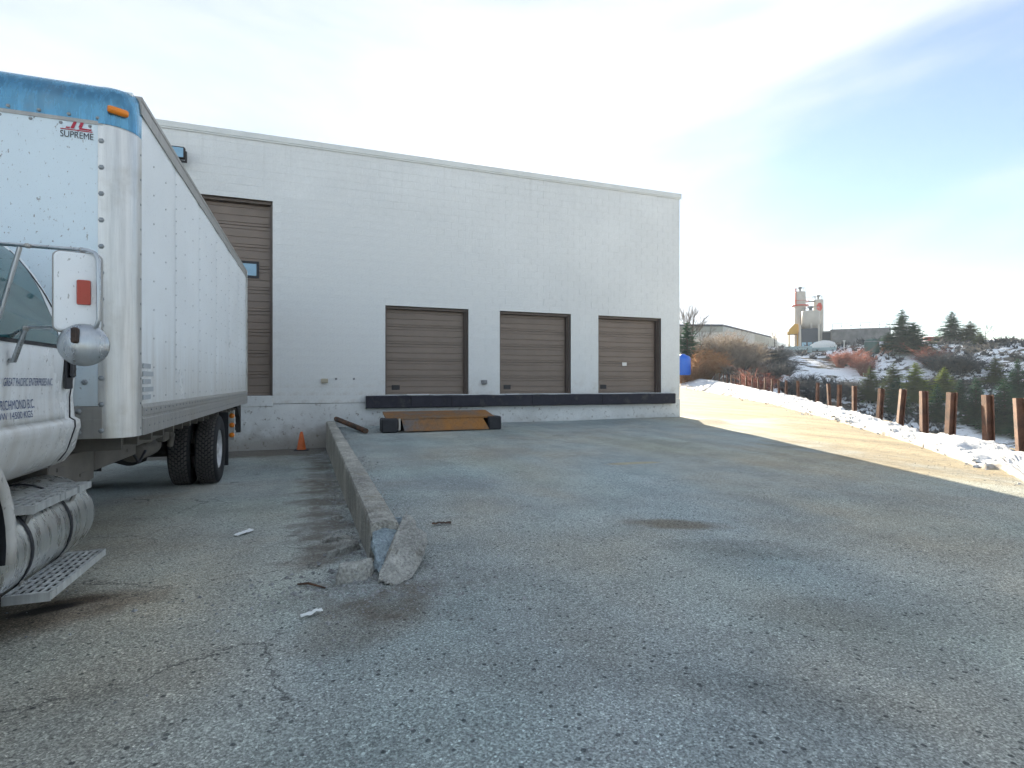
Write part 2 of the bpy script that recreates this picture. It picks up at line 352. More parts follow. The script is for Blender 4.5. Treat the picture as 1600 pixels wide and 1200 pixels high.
M = dict(
    asphalt=m_asphalt(), block=m_paint_block(), found=m_found(),
    door=varied('brown_door_paint', (.205, .162, .132), .48, 0, .16, 1.6), frame=varied('brown_frame_paint', (.135, .108, .092), .5, 0, .2, 2),
    flash=varied('roof_flashing_paint', (.66, .68, .66), .5, .1, .10, 1.5), roof=varied('roof_membrane', (.25, .25, .25), .9),
    timber=m_rust('black_timber', (.016, .017, .028), (.028, .027, .04), (.07, .065, .065), 0, 3, .45), rubber=varied('black_rubber', (.02, .021, .026), .6, 0, .4, 8, .3),
    plate=m_rust('rusty_plate', (.25, .145, .075), (.36, .165, .045), (.16, .17, .18), .3, 1.5, .47), post=m_rust('rusty_post', (.15, .075, .05), (.24, .13, .08), (.07, .042, .034), .1, 3),
    pipe=m_rust('rusty_pipe', (.10, .06, .04), (.22, .10, .05), (.05, .04, .035), .2, 4),
    conc=m_concrete('weathered_concrete', (.50, .49, .44), .62, 1.22, .3), concnew=m_concrete('broken_concrete', (.50, .50, .46), .55, 1.25, .35), concblue=m_concrete('shade_blue_concrete', (.36, .44, .48), .6, 1.3, .08), grit=varied('gravel_stone', (.30, .31, .31), .9, 0, .7, 30),  # concblue: clean break, with the blue of its shade put into the colour
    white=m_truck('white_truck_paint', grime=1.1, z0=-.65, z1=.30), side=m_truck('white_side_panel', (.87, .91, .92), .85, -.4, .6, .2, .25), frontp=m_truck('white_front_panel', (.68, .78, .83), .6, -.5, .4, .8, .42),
    alum=m_alum('dull_aluminium'), cap=m_alum('sky_reflection_cap', (.13, .34, .50), .22, .6), rail=m_alum('rail_aluminium', (.42, .41, .39), .5, .55), tank=m_alum('tank_aluminium', (.66, .67, .65), .26, .85),  # cap: metal whose base colour carries the blue of the reflected sky
    chrome=m_alum('mirror_steel', (.50, .53, .55), .28, .75), step=m_alum('step_plate', (.78, .80, .79), .3, .6),
    glass=flat('cab_glass', (.02, .10, .11), .05, 0, Specular_IOR_Level=.9), seal=flat('window_seal', (.015, .014, .018), .6), tyre=varied('tyre_rubber', (.016, .016, .018), .8, 0, .35, 5, .3), lug=varied('tyre_lugs', (.085, .078, .072), .85, 0, .4, 6),
    rim=m_alum('wheel_rim_steel', (.62, .62, .62), .45, .35), dark=varied('chassis_black', (.035, .033, .031), .75, 0, .5, 4), under=varied('underbody_dust', (.16, .145, .125), .85, 0, .4, 3),
    amber=flat('amber_lens', (.85, .25, .02), .3), red=flat('red_lens', (.42, .045, .02), .28), navy=flat('navy_lettering', (.02, .05, .16), .5), black=flat('black_plastic', (.012, .013, .018), .45), redink=flat('red_logo', (.45, .02, .05), .5),
    rivet=flat('rivet_steel', (.30, .32, .33), .5, .4), orange=varied('cone_orange', (.62, .14, .03), .55, 0, .3, 9), white2=flat('fixture_white', (.72, .72, .70), .4), beige=flat('fixture_beige', (.42, .38, .29), .5), grey=flat('fixture_grey', (.22, .23, .24), .5, .2),
    pane=flat('door_window_glass', (.24, .42, .56), .08, 0, Specular_IOR_Level=.8), sticker=flat('grey_print', (.42, .45, .47), .5), paper=flat('crumpled_paper', (.75, .77, .76), .8), snow=m_snow(), hill=m_hill(),
    bark=varied('bark', (.085, .06, .045), .9, 0, .3, 3), needle=m_leaf('needles_dark', (.035, .105, .065), (.07, .16, .085)), needle2=m_leaf('needles_pale', (.20, .28, .05), (.32, .38, .09)), needle3=m_leaf('needles_olive', (.09, .14, .055), (.15, .18, .07)),
    twig=m_leaf('grey_twigs', (.17, .145, .125), (.30, .26, .22)), twig2=m_leaf('orange_twigs', (.28, .15, .08), (.40, .25, .14)), twig3=m_leaf('dark_twigs', (.045, .055, .07), (.11, .11, .115)), twig4=m_leaf('red_twigs', (.22, .09, .075), (.30, .15, .12)),
    blue=flat('blue_plastic', (.01, .13, .62), .35), silo=varied('silo_paint', (.50, .465, .41), .55, 0, .2, .4), silored=flat('silo_red', (.55, .09, .06), .5), silodark=flat('plant_dark', (.05, .06, .08), .6), siloorange=flat('conveyor_orange', (.62, .34, .05), .5),
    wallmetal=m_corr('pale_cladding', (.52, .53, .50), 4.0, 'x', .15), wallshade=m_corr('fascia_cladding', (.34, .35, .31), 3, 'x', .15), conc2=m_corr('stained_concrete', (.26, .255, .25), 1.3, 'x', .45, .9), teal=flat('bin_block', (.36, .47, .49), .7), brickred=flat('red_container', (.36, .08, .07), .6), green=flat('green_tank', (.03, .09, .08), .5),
)

# ------------------------------------------------------------------ the lie of the land
D = 14.8
POSTS = [(1597, 622, 703, 9.7), (1545, 617, 696, 10.7), (1484, 613, 686, 11.6), (1444, 611, 674, 13.3), (1406, 608, 663, 15.4), (1374, 607, 652, 18.2), (1335, 603, 641, 22), (1311, 601, 634, 25), (1296, 599.5, 629, 27.5),
         (1277, 598, 624, 31.5), (1247, 595, 618, 37), (1228, 594, 614.5, 41), (1217, 593, 612.5, 43.5), (1206, 592, 611, 46), (1195, 590.5, 609, 49), (1185, 590, 607, 51.5), (1176, 589, 605, 54), (1166, 588, 603.5, 57), (1157, 587, 602, 60),
         (1149, 586.3, 600.5, 63), (1142, 585.6, 599.5, 66), (1136, 585, 598.5, 69), (1130, 584.4, 597.6, 72), (1124, 583.8, 596.5, 75), (1117, 582.6, 595, 79), (1109, 581.5, 593.5, 84), (1101, 580.5, 592, 89)]
LINE = [(6.5, -3.0), (9.6, 2.2)] + [tuple(P(u, 0, d).xy) for u, a, b, d in POSTS] + [(74, 97), (105, 170)]
LINE_YX = sorted((y, x) for x, y in LINE)
def edge_x(y): return interp(LINE_YX, y)
def rise(y): return .006 * (y - 30) + .0003 * (y - 30) ** 2 if y > 30 else 0
XW = .43
def low(y): return interp([(3.7, -1.289), (9.4, -1.534), (14.8, -1.70), (16, -1.72)], y)
def up(x, y):
    z = interp([(3.7, -1.289), (14.8, -1.17)], y)
    z = lerp(z, -1.31, sstep(8.5, 14, x) * sstep(3, 9, y)) if y < 60 else -1.31
    if 13 < y < 17 and x < 12: z = lerp(z, -1.13, sstep(7, 11, x))
    return z + rise(y)
def yard_z(x, y):
    z = low(y) if x < XW else up(x, y)
    return z + .012 * nz(x, y, 0, .5)
def hill_z(x, y):
    e = x * .78 + y * .62; q = y / max(x, .1) if x > 0 else 9
    base = lerp(-24, -3, sstep(.72, 1.08, q))
    z = lerp(base, 10, clamp((e - 55) / 108) ** .95) + 1.6 * nz(x, y, 0, .035) + .5 * nz(x, y, 3, .13)
    z += 6 * sstep(168, 400, e)
    s = x - edge_x(y)
    near = -1.55 + rise(y) - .42 * max(s, 0) if y < 175 else 0
    return max(z, near) if s > .2 else -1.9 + rise(min(y, 90))
def terr_z(x, y):
    return hill_z(x, y)

# yard and lane
def yard():
    xs = [-45, -30, -20, -14] + [-10 + .5 * i for i in range(20)] + [0, .2, XW - .04, XW + .04, .7, 1] + [1.5 + .5 * i for i in range(200)]
    ys = [-20, -12, -6] + [-3 + .45 * i for i in range(90)] + [38 + 3 * i for i in range(30)]
    vs = []; fs = []; sand = []; soil = []; old = []; nx = len(xs)
    for y in ys:
        ex = edge_x(y) + .45
        for x in xs:
            x = min(x, ex); vs.append((x, y, yard_z(x, y)))
            s = ex - x
            k = 1 - clamp((s - 2.3) / 4.6) if y < 40 else 1
            k = k * sstep(2.5, 9, y + .35 * (x - 5)) if y < 9 else k
            if y > 14: k = max(k, sstep(13.5, 17, y) * sstep(10.2, 11.8, x))
            sand.append(k * .85)
            so_ = .75 * (1 - clamp(abs(x - (XW - .35)) / .75)) * sstep(14.9, 12, y) * sstep(3.0, 4.2, y) if x < XW else .45 * (1 - clamp((x - XW) / .5)) * sstep(3.2, 4.2, y)
            if x < XW: so_ = max(so_, .95 * sstep(12.6, 14.0, y) + .25 * sstep(9, 13, y))
            dd = math.hypot((x - .35) / 1.0, (y - 3.3) / .8); so_ = max(so_, .62 * (1 - clamp(dd - .2)))
            soil.append(so_); old.append(1 if x < .2 else .25)
    ny = len(ys)
    for j in range(ny - 1):
        for i in range(nx - 1):
            a = j * nx + i
            if vs[a][0] < vs[a + 1][0] - 1e-6 or vs[a + nx][0] < vs[a + nx + 1][0] - 1e-6: fs.append((a, a + 1, a + nx + 1, a + nx))
    me = bpy.data.meshes.new('asphalt_yard'); me.from_pydata(vs, [], fs); me.materials.append(M['asphalt'])
    for nm, arr in (('sand', sand), ('soil', soil), ('old', old)):
        at = me.attributes.new(nm, 'FLOAT', 'POINT'); at.data.foreach_set('value', arr)
    me.polygons.foreach_set('use_smooth', [True] * len(fs)); me.update()
    link('asphalt_yard', me, label='worn grey asphalt yard and sandy lane round the warehouse', kind='structure')
yard()
def terrain():
    rs = [6.0]
    while rs[-1] < 2500: rs.append(rs[-1] * 1.045 + .15)
    na = 300; vs = []; fs = []
    for r in rs:
        for k in range(na):
            a = 2 * math.pi * k / na; x, y = r * math.sin(a), r * math.cos(a); s = x - edge_x(y)
            if y > 175 or y < -3 or s < .2:
                z = -1.9 + rise(min(max(y, 0), 90)) if s < .2 else hill_z(x, y)
                if r > 120: z = lerp(z, 12, sstep(120, 300, r)) if x * .78 + y * .62 > 60 else z
            else: z = hill_z(x, y)
            vs.append((x, y, z))
    n = len(rs)
    for i in range(n - 1):
        for k in range(na): fs.append((i*na+k, i*na+(k+1)%na, (i+1)*na+(k+1)%na, (i+1)*na+k))
    fs.append(tuple(range(na)))
    fs = [tuple(reversed(f)) for f in fs]
    MB().add(vs, fs, True).build('hillside', M['hill'], label='snow streaked ravine and hillside beyond the posts', kind='structure')
terrain()

# snow bank
EDGE = [(1640, 782, 6.0), (1600, 764, 6.6), (1500, 725, 8.6), (1400, 690, 12.2), (1300, 660, 18.4), (1200, 632, 32.5), (1130, 617, 50), (1070, 605, 74), (1040, 600, 88), (1010, 596, 98)]
CREST = [(1640, 742, 8.6), (1600, 727, 9.0), (1545, 702, 10.4), (1484, 687, 11.4), (1406, 664, 15.1), (1335, 641, 21.6), (1247, 618, 36.4), (1157, 601, 59), (1101, 591, 87), (1075, 587, 98), (1030, 585, 112)]
def snow():
    ea = [P(*q) for q in EDGE]; ca = [P(*q) for q in CREST]
    ea.insert(0, Vector((4.6, 1.2, -1.29))); ca.insert(0, Vector((8.6, 1.8, -1.25)))
    ea.insert(0, Vector((1.8, -3.8, -1.29))); ca.insert(0, Vector((5.6, -4.0, -1.22)))
    def walk(pts, n):
        Ls = [0]
        for a, b in zip(pts, pts[1:]): Ls.append(Ls[-1] + (b - a).length)
        out = []
        for i in range(n):
            t = (i / (n - 1)) ** 1.9 * Ls[-1]
            for k in range(len(pts) - 1):
                if t <= Ls[k+1] + 1e-6: out.append(pts[k].lerp(pts[k+1], (t - Ls[k]) / (Ls[k+1] - Ls[k]))); break
        return out
    n, mm = 620, 40
    e, c = walk(ea, n), walk(ca, n); vs = []; dirty = []
    for i in range(n):
        wob = .26 * nz(e[i].x, e[i].y, 5, .7) + .16 * nz(e[i].x, e[i].y, 9, 2.3) + .07 * nz(e[i].x, e[i].y, 2, 7) - .06
        for j in range(mm):
            t = j / (mm - 1) * 1.35 + (wob * (1 - j / mm)); te = t - max(wob, 0) * (1 - j / mm); p = e[i].lerp(c[i], min(t, 1.35))
            dist = math.hypot(p.x, p.y); rz = lerp(e[i].z, c[i].z, 1)
            hgt = sstep(0, .75, te) if t < 1 else 1 - sstep(1.0, 1.35, t) * .75
            z0 = yard_z(p.x, p.y) - .03 + .10 * sstep(0, .14, te) if t < 1 else e[i].z
            lump = (.07 * nz(p.x, p.y, 1, 1.3) + .055 * nz(p.x, p.y, 2, 3.1) + .035 * nz(p.x, p.y, 3, 7) - .03) * sstep(0, .35, te) * (1 + dist * .018)
            z = lerp(z0, max(c[i].z - .06, z0 + .10), hgt) + lump
            if t > 1: z -= (t - 1) * 1.2
            if t <= .02 or j == 0: z = yard_z(p.x, p.y) - .12
            vs.append((p.x, p.y, z)); dirty.append(clamp(.82 - te * 1.7) if t < 1 else 0)
    fs = [(i*mm+j, i*mm+j+1, (i+1)*mm+j+1, (i+1)*mm+j) for i in range(n-1) for j in range(mm-1)]
    mb = MB().add(vs, fs, True); rnd = random.Random(21)
    for k in range(420):                                          # clods rolled off the ridge
        i = int(rnd.random() ** 1.0 * (n - 1)); t = rnd.gauss(.12, .16); p = e[i].lerp(c[i], t); far = math.hypot(p.x, p.y)
        r = rnd.choice((.015, .02, .03, .045)) * rnd.uniform(.6, 1.2) * (1 + far * .015); zz = yard_z(p.x, p.y) + (.07 * sstep(0, .14, t) if t > 0 else 0)
        vv = [(p.x + r * rnd.uniform(.6, 1.2) * math.cos(a_ * 1.2566), p.y + r * rnd.uniform(.6, 1.2) * math.sin(a_ * 1.2566), zz - .01) for a_ in range(5)] + [(p.x + rnd.uniform(-.3, .3) * r + .6 * r * math.cos(a_ * 1.2566 + .5), p.y + .6 * r * math.sin(a_ * 1.2566 + .5), zz + r * rnd.uniform(.4, .9)) for a_ in range(5)]
        mb.add(vv, [(a_, (a_ + 1) % 5, 5 + (a_ + 1) % 5, 5 + a_) for a_ in range(5)] + [(5, 6, 7, 8, 9)]); dirty += [rnd.choice((.0, .1, .3, .8))] * 10
    me = mb.mesh('snow_bank', M['snow'])
    at = me.attributes.new('dirty', 'FLOAT', 'POINT'); at.data.foreach_set('value', dirty)
    import bmesh
    bm = bmesh.new(); bm.from_mesh(me); bmesh.ops.recalc_face_normals(bm, faces=bm.faces); bm.to_mesh(me); bm.free()
    link('snow_bank', me, label='long ridge of dirty ploughed snow along the lane', kind='stuff')
snow()

# thin winter haze over everything
def haze():
    m = bpy.data.materials.new('haze'); m.use_nodes = True; nt = m.node_tree; nt.nodes.clear()
    v = nt.nodes.new('ShaderNodeVolumePrincipled'); v.inputs['Color'].default_value = (.72, .86, 1, 1); v.inputs['Density'].default_value = HAZE; v.inputs['Anisotropy'].default_value = .2
    o = nt.nodes.new('ShaderNodeOutputMaterial'); nt.links.new(v.outputs[0], o.inputs['Volume'])
    MB().box((-2600, -2600, -40), (2600, 2600, 34)).build('haze', m, label='thin bluish winter haze', kind='stuff')
HAZE = .0003
haze()

# ------------------------------------------------------------------ warehouse
SILL = -.343; BLK0 = -.543; TOP = 6.13; XL, XR = -14.0, 11.26; YB = 55.0
DOORS = [(1.788, 4.094, 2.06), (5.03, 7.304, 2.06), (8.247, 10.54, 2.06)]
TALL = (-4.64, -.98, 4.53)
OPEN = [(a, b, SILL, t) for a, b, t in DOORS] + [(TALL[0], TALL[1], SILL, TALL[2])]
wh = empty('warehouse', (0, D, low(D)), 'white painted block warehouse with brown overhead doors and dock', 'building')
wh_inv = Matrix.Translation(-Vector(wh.location))
def wpart(mb, name, mat, parent=None, **k):                        # world-space build, parented to the warehouse
    o = mb.build(name, mat, None, **k); o.parent = parent or wh
    if parent is None: o.matrix_parent_inverse = wh_inv
    return o
def wall_core():
    mb = MB(); xs = sorted({XL, XR} | {o[0] for o in OPEN} | {o[1] for o in OPEN}); y0, y1 = D + .002, D + .3
    for a, b in zip(xs, xs[1:]):
        op = [o for o in OPEN if o[0] <= a + 1e-6 and o[1] >= b - 1e-6]
        if op: mb.box((a, y0, BLK0), (b, y1, SILL)); mb.box((a, y0, op[0][3]), (b, y1, TOP))
        else: mb.box((a, y0, BLK0), (b, y1, TOP))
    wpart(mb, 'front_wall', M['block'])
    mb = MB().box((XR - .3, D + .3, -1.6), (XR - .002, YB, TOP)).box((XL, D + .3, -2.2), (XL + .3, YB, TOP)).box((XL + .3, YB - .3, -2.2), (XR - .3, YB, TOP))
    wpart(mb, 'side_wall', M['block'])
    wpart(MB().box((XL + .3, D + .3, TOP - .5), (XR - .3, YB - .3, TOP - .2)), 'roof', M['roof'])
    wpart(MB().box((XL - .004, D - .012, -2.4), (XR + .004, D + .29, BLK0 - .012)), 'foundation', M['found'])
wall_core()
def blocks():
    course, L = .2, .4; items = []
    z = BLK0; k = 0
    while z < TOP - .12:
        z1 = min(z + course, TOP - .10)
        x = XL - (L / 2 if k % 2 else 0)
        while x < XR:
            a, b = max(x, XL), min(x + L, XR); x += L
            if b - a < .03: continue
            segs = [(a, b, z, z1)]
            for o in OPEN:
                nx = []
                for s in segs:
                    if s[1] <= o[0] or s[0] >= o[1] or s[3] <= o[2] + .001 or s[2] >= o[3] - .001: nx.append(s); continue
                    if s[0] < o[0]: nx.append((s[0], o[0], s[2], s[3]))
                    if s[1] > o[1]: nx.append((o[1], s[1], s[2], s[3]))
                    lo_, hi_ = max(s[0], o[0]), min(s[1], o[1])
                    if s[3] > o[3] + .02: nx.append((lo_, hi_, o[3], s[3]))
                segs = nx
            items += segs
        z += course; k += 1
    def vis(s):
        cx, cz = (s[0] + s[1]) / 2, (s[2] + s[3]) / 2
        return cx > -1.6 or (cx > -3.2 and cz > 3.6)
    items.sort(key=lambda s: (not vis(s) or s[1] - s[0] < .35, math.hypot((s[0] + s[1]) / 2, D) + .6 * abs((s[2] + s[3]) / 2 - 1)))
    near, rest = items[:300], items[300:]
    g = .0012; cache = {}
    for s in near:
        w_, h_ = s[1] - s[0] - 2 * g, s[3] - s[2] - 2 * g; key = (round(w_, 3), round(h_, 3))
        if key not in cache: cache[key] = MB().cbox((-w_/2, -.012, -h_/2), (w_/2, .012, h_/2), .0018).mesh('block', M['block'])
        o = link('block', cache[key], wh); o.location = Vector(((s[0] + s[1]) / 2, D + .010 + random.uniform(-.0009, .0009), (s[2] + s[3]) / 2)) - Vector(wh.location)
    mb = MB()
    for s in rest:
        dy = random.uniform(-.0009, .0009); mb.cbox((s[0] + g, D - .002 + dy, s[2] + g), (s[1] - g, D + .02 + dy, s[3] - g), .0018)
    o = wpart(mb, 'block_courses', M['block']); o['kind'] = 'stuff'
blocks()
wpart(MB().cbox((XL - .05, D - .05, TOP - .11), (XR + .05, D + .34, TOP + .035), .012).box((XL - .045, D - .035, TOP - .14), (XR + .045, D - .012, TOP - .108)), 'roof_flashing', M['flash'])
wpart(MB().cbox((XR - .34, D + .345, TOP - .11), (XR + .05, YB, TOP + .035), .012), 'roof_flashing', M['flash'])
def overhead(a, b, z0, z1, n, tall=False):
    y = D + .22
    root = wpart(MB().box((a + .002, y + .06, z0), (b - .002, y + .09, z1)), 'overhead_door', M['frame'])
    fr = MB()
    for x0, x1 in ((a + .003, a + .05), (b - .045, b - .003)): fr.cbox((x0, D + .09, z0 + .002), (x1, y + .055, z1 - .003), .006)
    fr.cbox((a + .052, D + .10, z1 - .07), (b - .047, y + .055, z1 - .004), .006)
    fr.box((b - .078, D + .15, z0 + .01), (b - .052, D + .18, z1 - .08))
    fr.box((b - .0028, D + .012, z0 + .004), (b - .0008, D + .088, z1 - .004)); fr.box((a + .0008, D + .012, z0 + .004), (a + .0028, D + .088, z1 - .004)); fr.box((a + .004, D + .012, z1 - .0035), (b - .004, D + .098, z1 - .0012))
    wpart(fr, 'door_frame', M['frame'], root)
    h = (z1 - z0 - .075) / n
    prof = [(0, .0), (.0, .012), (.012, .026), (.10, .026), (.115, .012), (.13, .012), (.145, .026), (.43, .026), (.445, .012), (.47, .012), (.485, .026), (.80, .026), (.815, .014), (.845, .014), (.86, .026), (.985, .026), (1.0, .010), (1.0, 0)]
    xa, xb = a + .052, b - .082
    me = None
    for i in range(n):
        if me is None: me = MB().prism([(y + .055 - p * 1.0, (q * h if False else 0)) for p, q in []] or [(y + .058 - d_, t * (h - .006)) for t, d_ in prof], xa, xb, 'x').mesh('door_panel', M['door'])
        o = link('door_panel', me, root); o.matrix_parent_inverse = wh_inv; o.location = (0, 0, z0 + i * h + .003)
        o.matrix_parent_inverse = Matrix.Identity(4); o.location = Vector((0, 0, z0 + i * h + .003)) - (Vector(wh.location) * 0)
    return root, y + .03
for i, (a, b, t) in enumerate(DOORS):
    r_, yf = overhead(a, b, SILL, t, 5)
    wpart(MB().cbox((a + .20, yf - .012, SILL + .13), (a + .42, yf + .004, SILL + .26), .006), 'lift_handle', M['black'], r_)
    if i == 2: wpart(MB().box((a + 1.0, yf - .006, 0.52), (a + 1.16, yf + .002, .63)), 'notice', M['white2'], r_)
r_, yf = overhead(TALL[0], TALL[1], SILL, TALL[2], 9, True)
for x in (-1.91, -2.85, -3.75):
    f_ = wpart(MB().box((x, yf - .02, 2.62), (x + .60, yf - .004, 2.68)).box((x, yf - .02, 2.98), (x + .60, yf - .004, 3.04)).box((x, yf - .02, 2.68), (x + .06, yf - .004, 2.98)).box((x + .54, yf - .02, 2.68), (x + .60, yf - .004, 2.98)), 'door_window', M['black'], r_)
    wpart(MB().box((x + .06, yf - .010, 2.68), (x + .54, yf - .004, 2.98)), 'pane', M['pane'], r_)
# dock: black timber fender, sill patches, fittings
def ugly(mb, amp, s=6):
    mb.v = [(x + amp * nz(x, y, z, s), y + amp * nz(y, z, x, s), z + amp * nz(z, x, y + 7, s)) for x, y, z in mb.v]; return mb
fx = [1.27, 2.45, 3.57, 5.98, 8.3, 10.98]
for a, b in zip(fx, fx[1:]):
    mb = MB(); n = 10
    for i in range(n):
        pass
    vs = []; fs = []; pr = [(0, 0), (-.14, 0), (-.16, .02), (-.16, .31), (-.14, .33), (0, .33)]
    for i in range(n + 1):
        x = lerp(a + .006, b - .006, i / n)
        for py, pz in pr: vs.append((x, D - .014 + py + (.012 * nz(x, py * 9, pz * 9, 3) if py < 0 else 0), SILL - .35 + pz + (.014 * nz(x, 4, pz, 2.3) if pz > .1 else .01 * nz(x, 9, 0, 2))))
    m_ = len(pr)
    fs = [(i*m_+j, i*m_+(j+1)%m_, (i+1)*m_+(j+1)%m_, (i+1)*m_+j) for i in range(n) for j in range(m_)] + [tuple(range(m_)), tuple(reversed(range(n*m_, n*m_+m_)))]
    wpart(MB().add(vs, fs), 'dock_timber', M['timber'], fix=True)
wpart(ugly(MB().cbox((2.35, D - .13, SILL - .02), (2.95, D - .02, SILL + .012), .01), .01, 5), 'snow_patch', M['paper'])
wpart(ugly(MB().cbox((5.2, D - .12, SILL - .02), (5.6, D - .02, SILL + .008), .01), .01, 5), 'snow_patch', M['paper'])
wpart(MB().cbox((TALL[0], D - .03, SILL - .27), (TALL[1] + .01, D + .05, SILL - .002), .012), 'door_sill', M['found'])
def wallbox(u, v, w_, h_, dep, mat, name):
    dx, dy = ray(u); s = D / dy; x, z = dx * s, (HZ - v) / F * s
    wpart(MB().cbox((x - w_/2, D - dep, z - h_/2), (x + w_/2, D - .004, z + h_/2), .012).box((x - w_/4, D - dep - .012, z - h_/4), (x + w_/4, D - dep + .001, z + h_/4)), name, mat)
wallbox(507, 595, .17, .11, .09, M['beige'], 'junction_box'); wallbox(756, 597, .16, .12, .09, M['grey'], 'junction_box')
for u in (525, 553): wallbox(u, 592, .05, .05, .012, M['grey'], 'wall_plug')
wallbox(575, 655, .30, .15, .02, M['found'], 'patch')
def flood():
    dx, dy = ray(281); s = D / dy; x, z = dx * s, (HZ - 245) / F * s
    o = wpart(MB().cbox((x - .16, D - .30, z - .14), (x + .16, D - .20, z + .14), .02).box((x - .05, D - .20, z - .17), (x + .05, D - .004, z - .10)).box((x - .19, D - .27, z - .17), (x - .162, D - .2, z + .05)).box((x + .162, D - .27, z - .17), (x + .19, D - .2, z + .05)).box((x - .19, D - .27, z - .20), (x + .19, D - .2, z - .172)), 'floodlight', M['dark'])
    wpart(MB().box((x - .13, D - .304, z - .11), (x + .13, D - .300, z + .11)), 'lens', M['pane'], o)
flood()

# ------------------------------------------------------------------ box truck
XS, XC, YF0, YR0, ZB, ZT = -1.32, -2.54, 4.93, 12.4, -.43, 2.30
XO = 2 * XC - XS; RC = .19
GZ = -1.54
tk = empty('box_truck', (XC, 8.7, GZ), 'dirty white box truck with lettered cab door parked at the lower dock', 'truck')
tk_inv = Matrix.Translation(-Vector(tk.location))
def tpart(mb, name, mat, parent=None, fix=False, **k):
    o = mb.build(name, mat, None, fix, **k); o.parent = parent or tk; o.matrix_parent_inverse = tk_inv; return o
def tlink(me, name, Mx, mat, parent):
    me.materials.clear(); me.materials.append(mat)
    for v in me.vertices: v.co = Mx @ v.co
    o = link(name, me); o.parent = parent; o.matrix_parent_inverse = Matrix.Identity(4) if parent.parent else tk_inv; return o
# a part's own inverse already carries the truck's offset; its children need none
def sub(mb, name, mat, parent, fix=False):
    o = mb.build(name, mat, None, fix); o.parent = parent; return o
def wsub(*a): pass
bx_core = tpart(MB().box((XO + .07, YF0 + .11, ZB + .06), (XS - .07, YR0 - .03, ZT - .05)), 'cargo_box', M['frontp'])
ys_ = [YF0 + RC + 1.215 * i for i in range(6)] + [YR0 - .06]
for sgn in (1, -1):
    for a, b in zip(ys_, ys_[1:]):
        x = XS if sgn > 0 else XO; mb = MB(); n = 6; vs = []
        for i in range(n + 1):
            for j in range(13):
                y = lerp(a + .004, b - .004, i / n); z = lerp(-.19, ZT - .13, j / 12)
                vs.append((x + sgn * (.004 * math.sin(i / n * math.pi * 3) * 0 + .003 * nz(y, z, 3, 1.6)) - (0 if 0 < i < n else sgn * .006), y, z))
        fs = [(i*13+j, (i+1)*13+j, (i+1)*13+j+1, i*13+j+1) for i in range(n) for j in range(12)]
        sub(MB().add(vs, fs, True), 'side_panel', M['side'], bx_core, True)
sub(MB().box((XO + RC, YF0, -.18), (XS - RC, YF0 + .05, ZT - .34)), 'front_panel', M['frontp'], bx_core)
sub(MB().cbox((XO + RC, YF0 - .006, ZB), (XS - RC, YF0 + .05, -.184), .004).box((XO + RC, YF0 - .012, -.30), (XS - RC, YF0 - .005, -.285)), 'front_sill', M['rail'], bx_core)
for sgn in (1, -1):
    cx = XS - RC if sgn > 0 else XO + RC
    arc = [(cx + sgn * RC * math.sin(t), YF0 + RC - RC * math.cos(t)) for t in [math.pi / 2 * i / 12 for i in range(13)]]
    arc = [(cx - sgn * .03, YF0 - .003)] + [(x, y - .003) for x, y in arc] + [(arc[-1][0] + sgn * .003, YF0 + RC + .03)]
    vs = [(x + sgn * .003 * min(1, i / 10), y, z) for z in (ZB, ZT - .33) for i, (x, y) in enumerate(arc)]; n = len(arc)
    sub(MB().add(vs, [(i, i+1, n+i+1, n+i) for i in range(n-1)], True), 'corner_post', M['alum'], bx_core, True)
    # cap piece that rolls over to the roof
    mb = MB(); vs = []; rows = 10; rr = .26
    for k in range(rows + 1):
        t = math.pi / 2 * k / rows; sh = rr * (1 - math.cos(t)) * .55; z = ZT - .34 + .34 * math.sin(t)
        for i, (x, y) in enumerate(arc):
            vs.append((x + sgn * .004 - (x - (cx - sgn * .1)) * sh * .35, y - .006 + sh, z))
    sub(MB().add(vs, [(k*n+i, k*n+i+1, (k+1)*n+i+1, (k+1)*n+i) for k in range(rows) for i in range(n-1)], True), 'corner_cap', M['cap'], bx_core, True)
    lx = cx + sgn * RC * .5; ly = YF0 + RC * (1 - .866) - .018
    ml = MB().lathe([(.022, -.065), (.028, -.05), (.028, .05), (.022, .065)], 12, Matrix.Translation((lx, ly, 2.075)) @ Matrix.Rotation(sgn * R(30), 4, 'Z') @ Matrix.Rotation(R(90), 4, 'Y'))
    sub(ml, 'marker_lamp', M['amber'], bx_core, True)
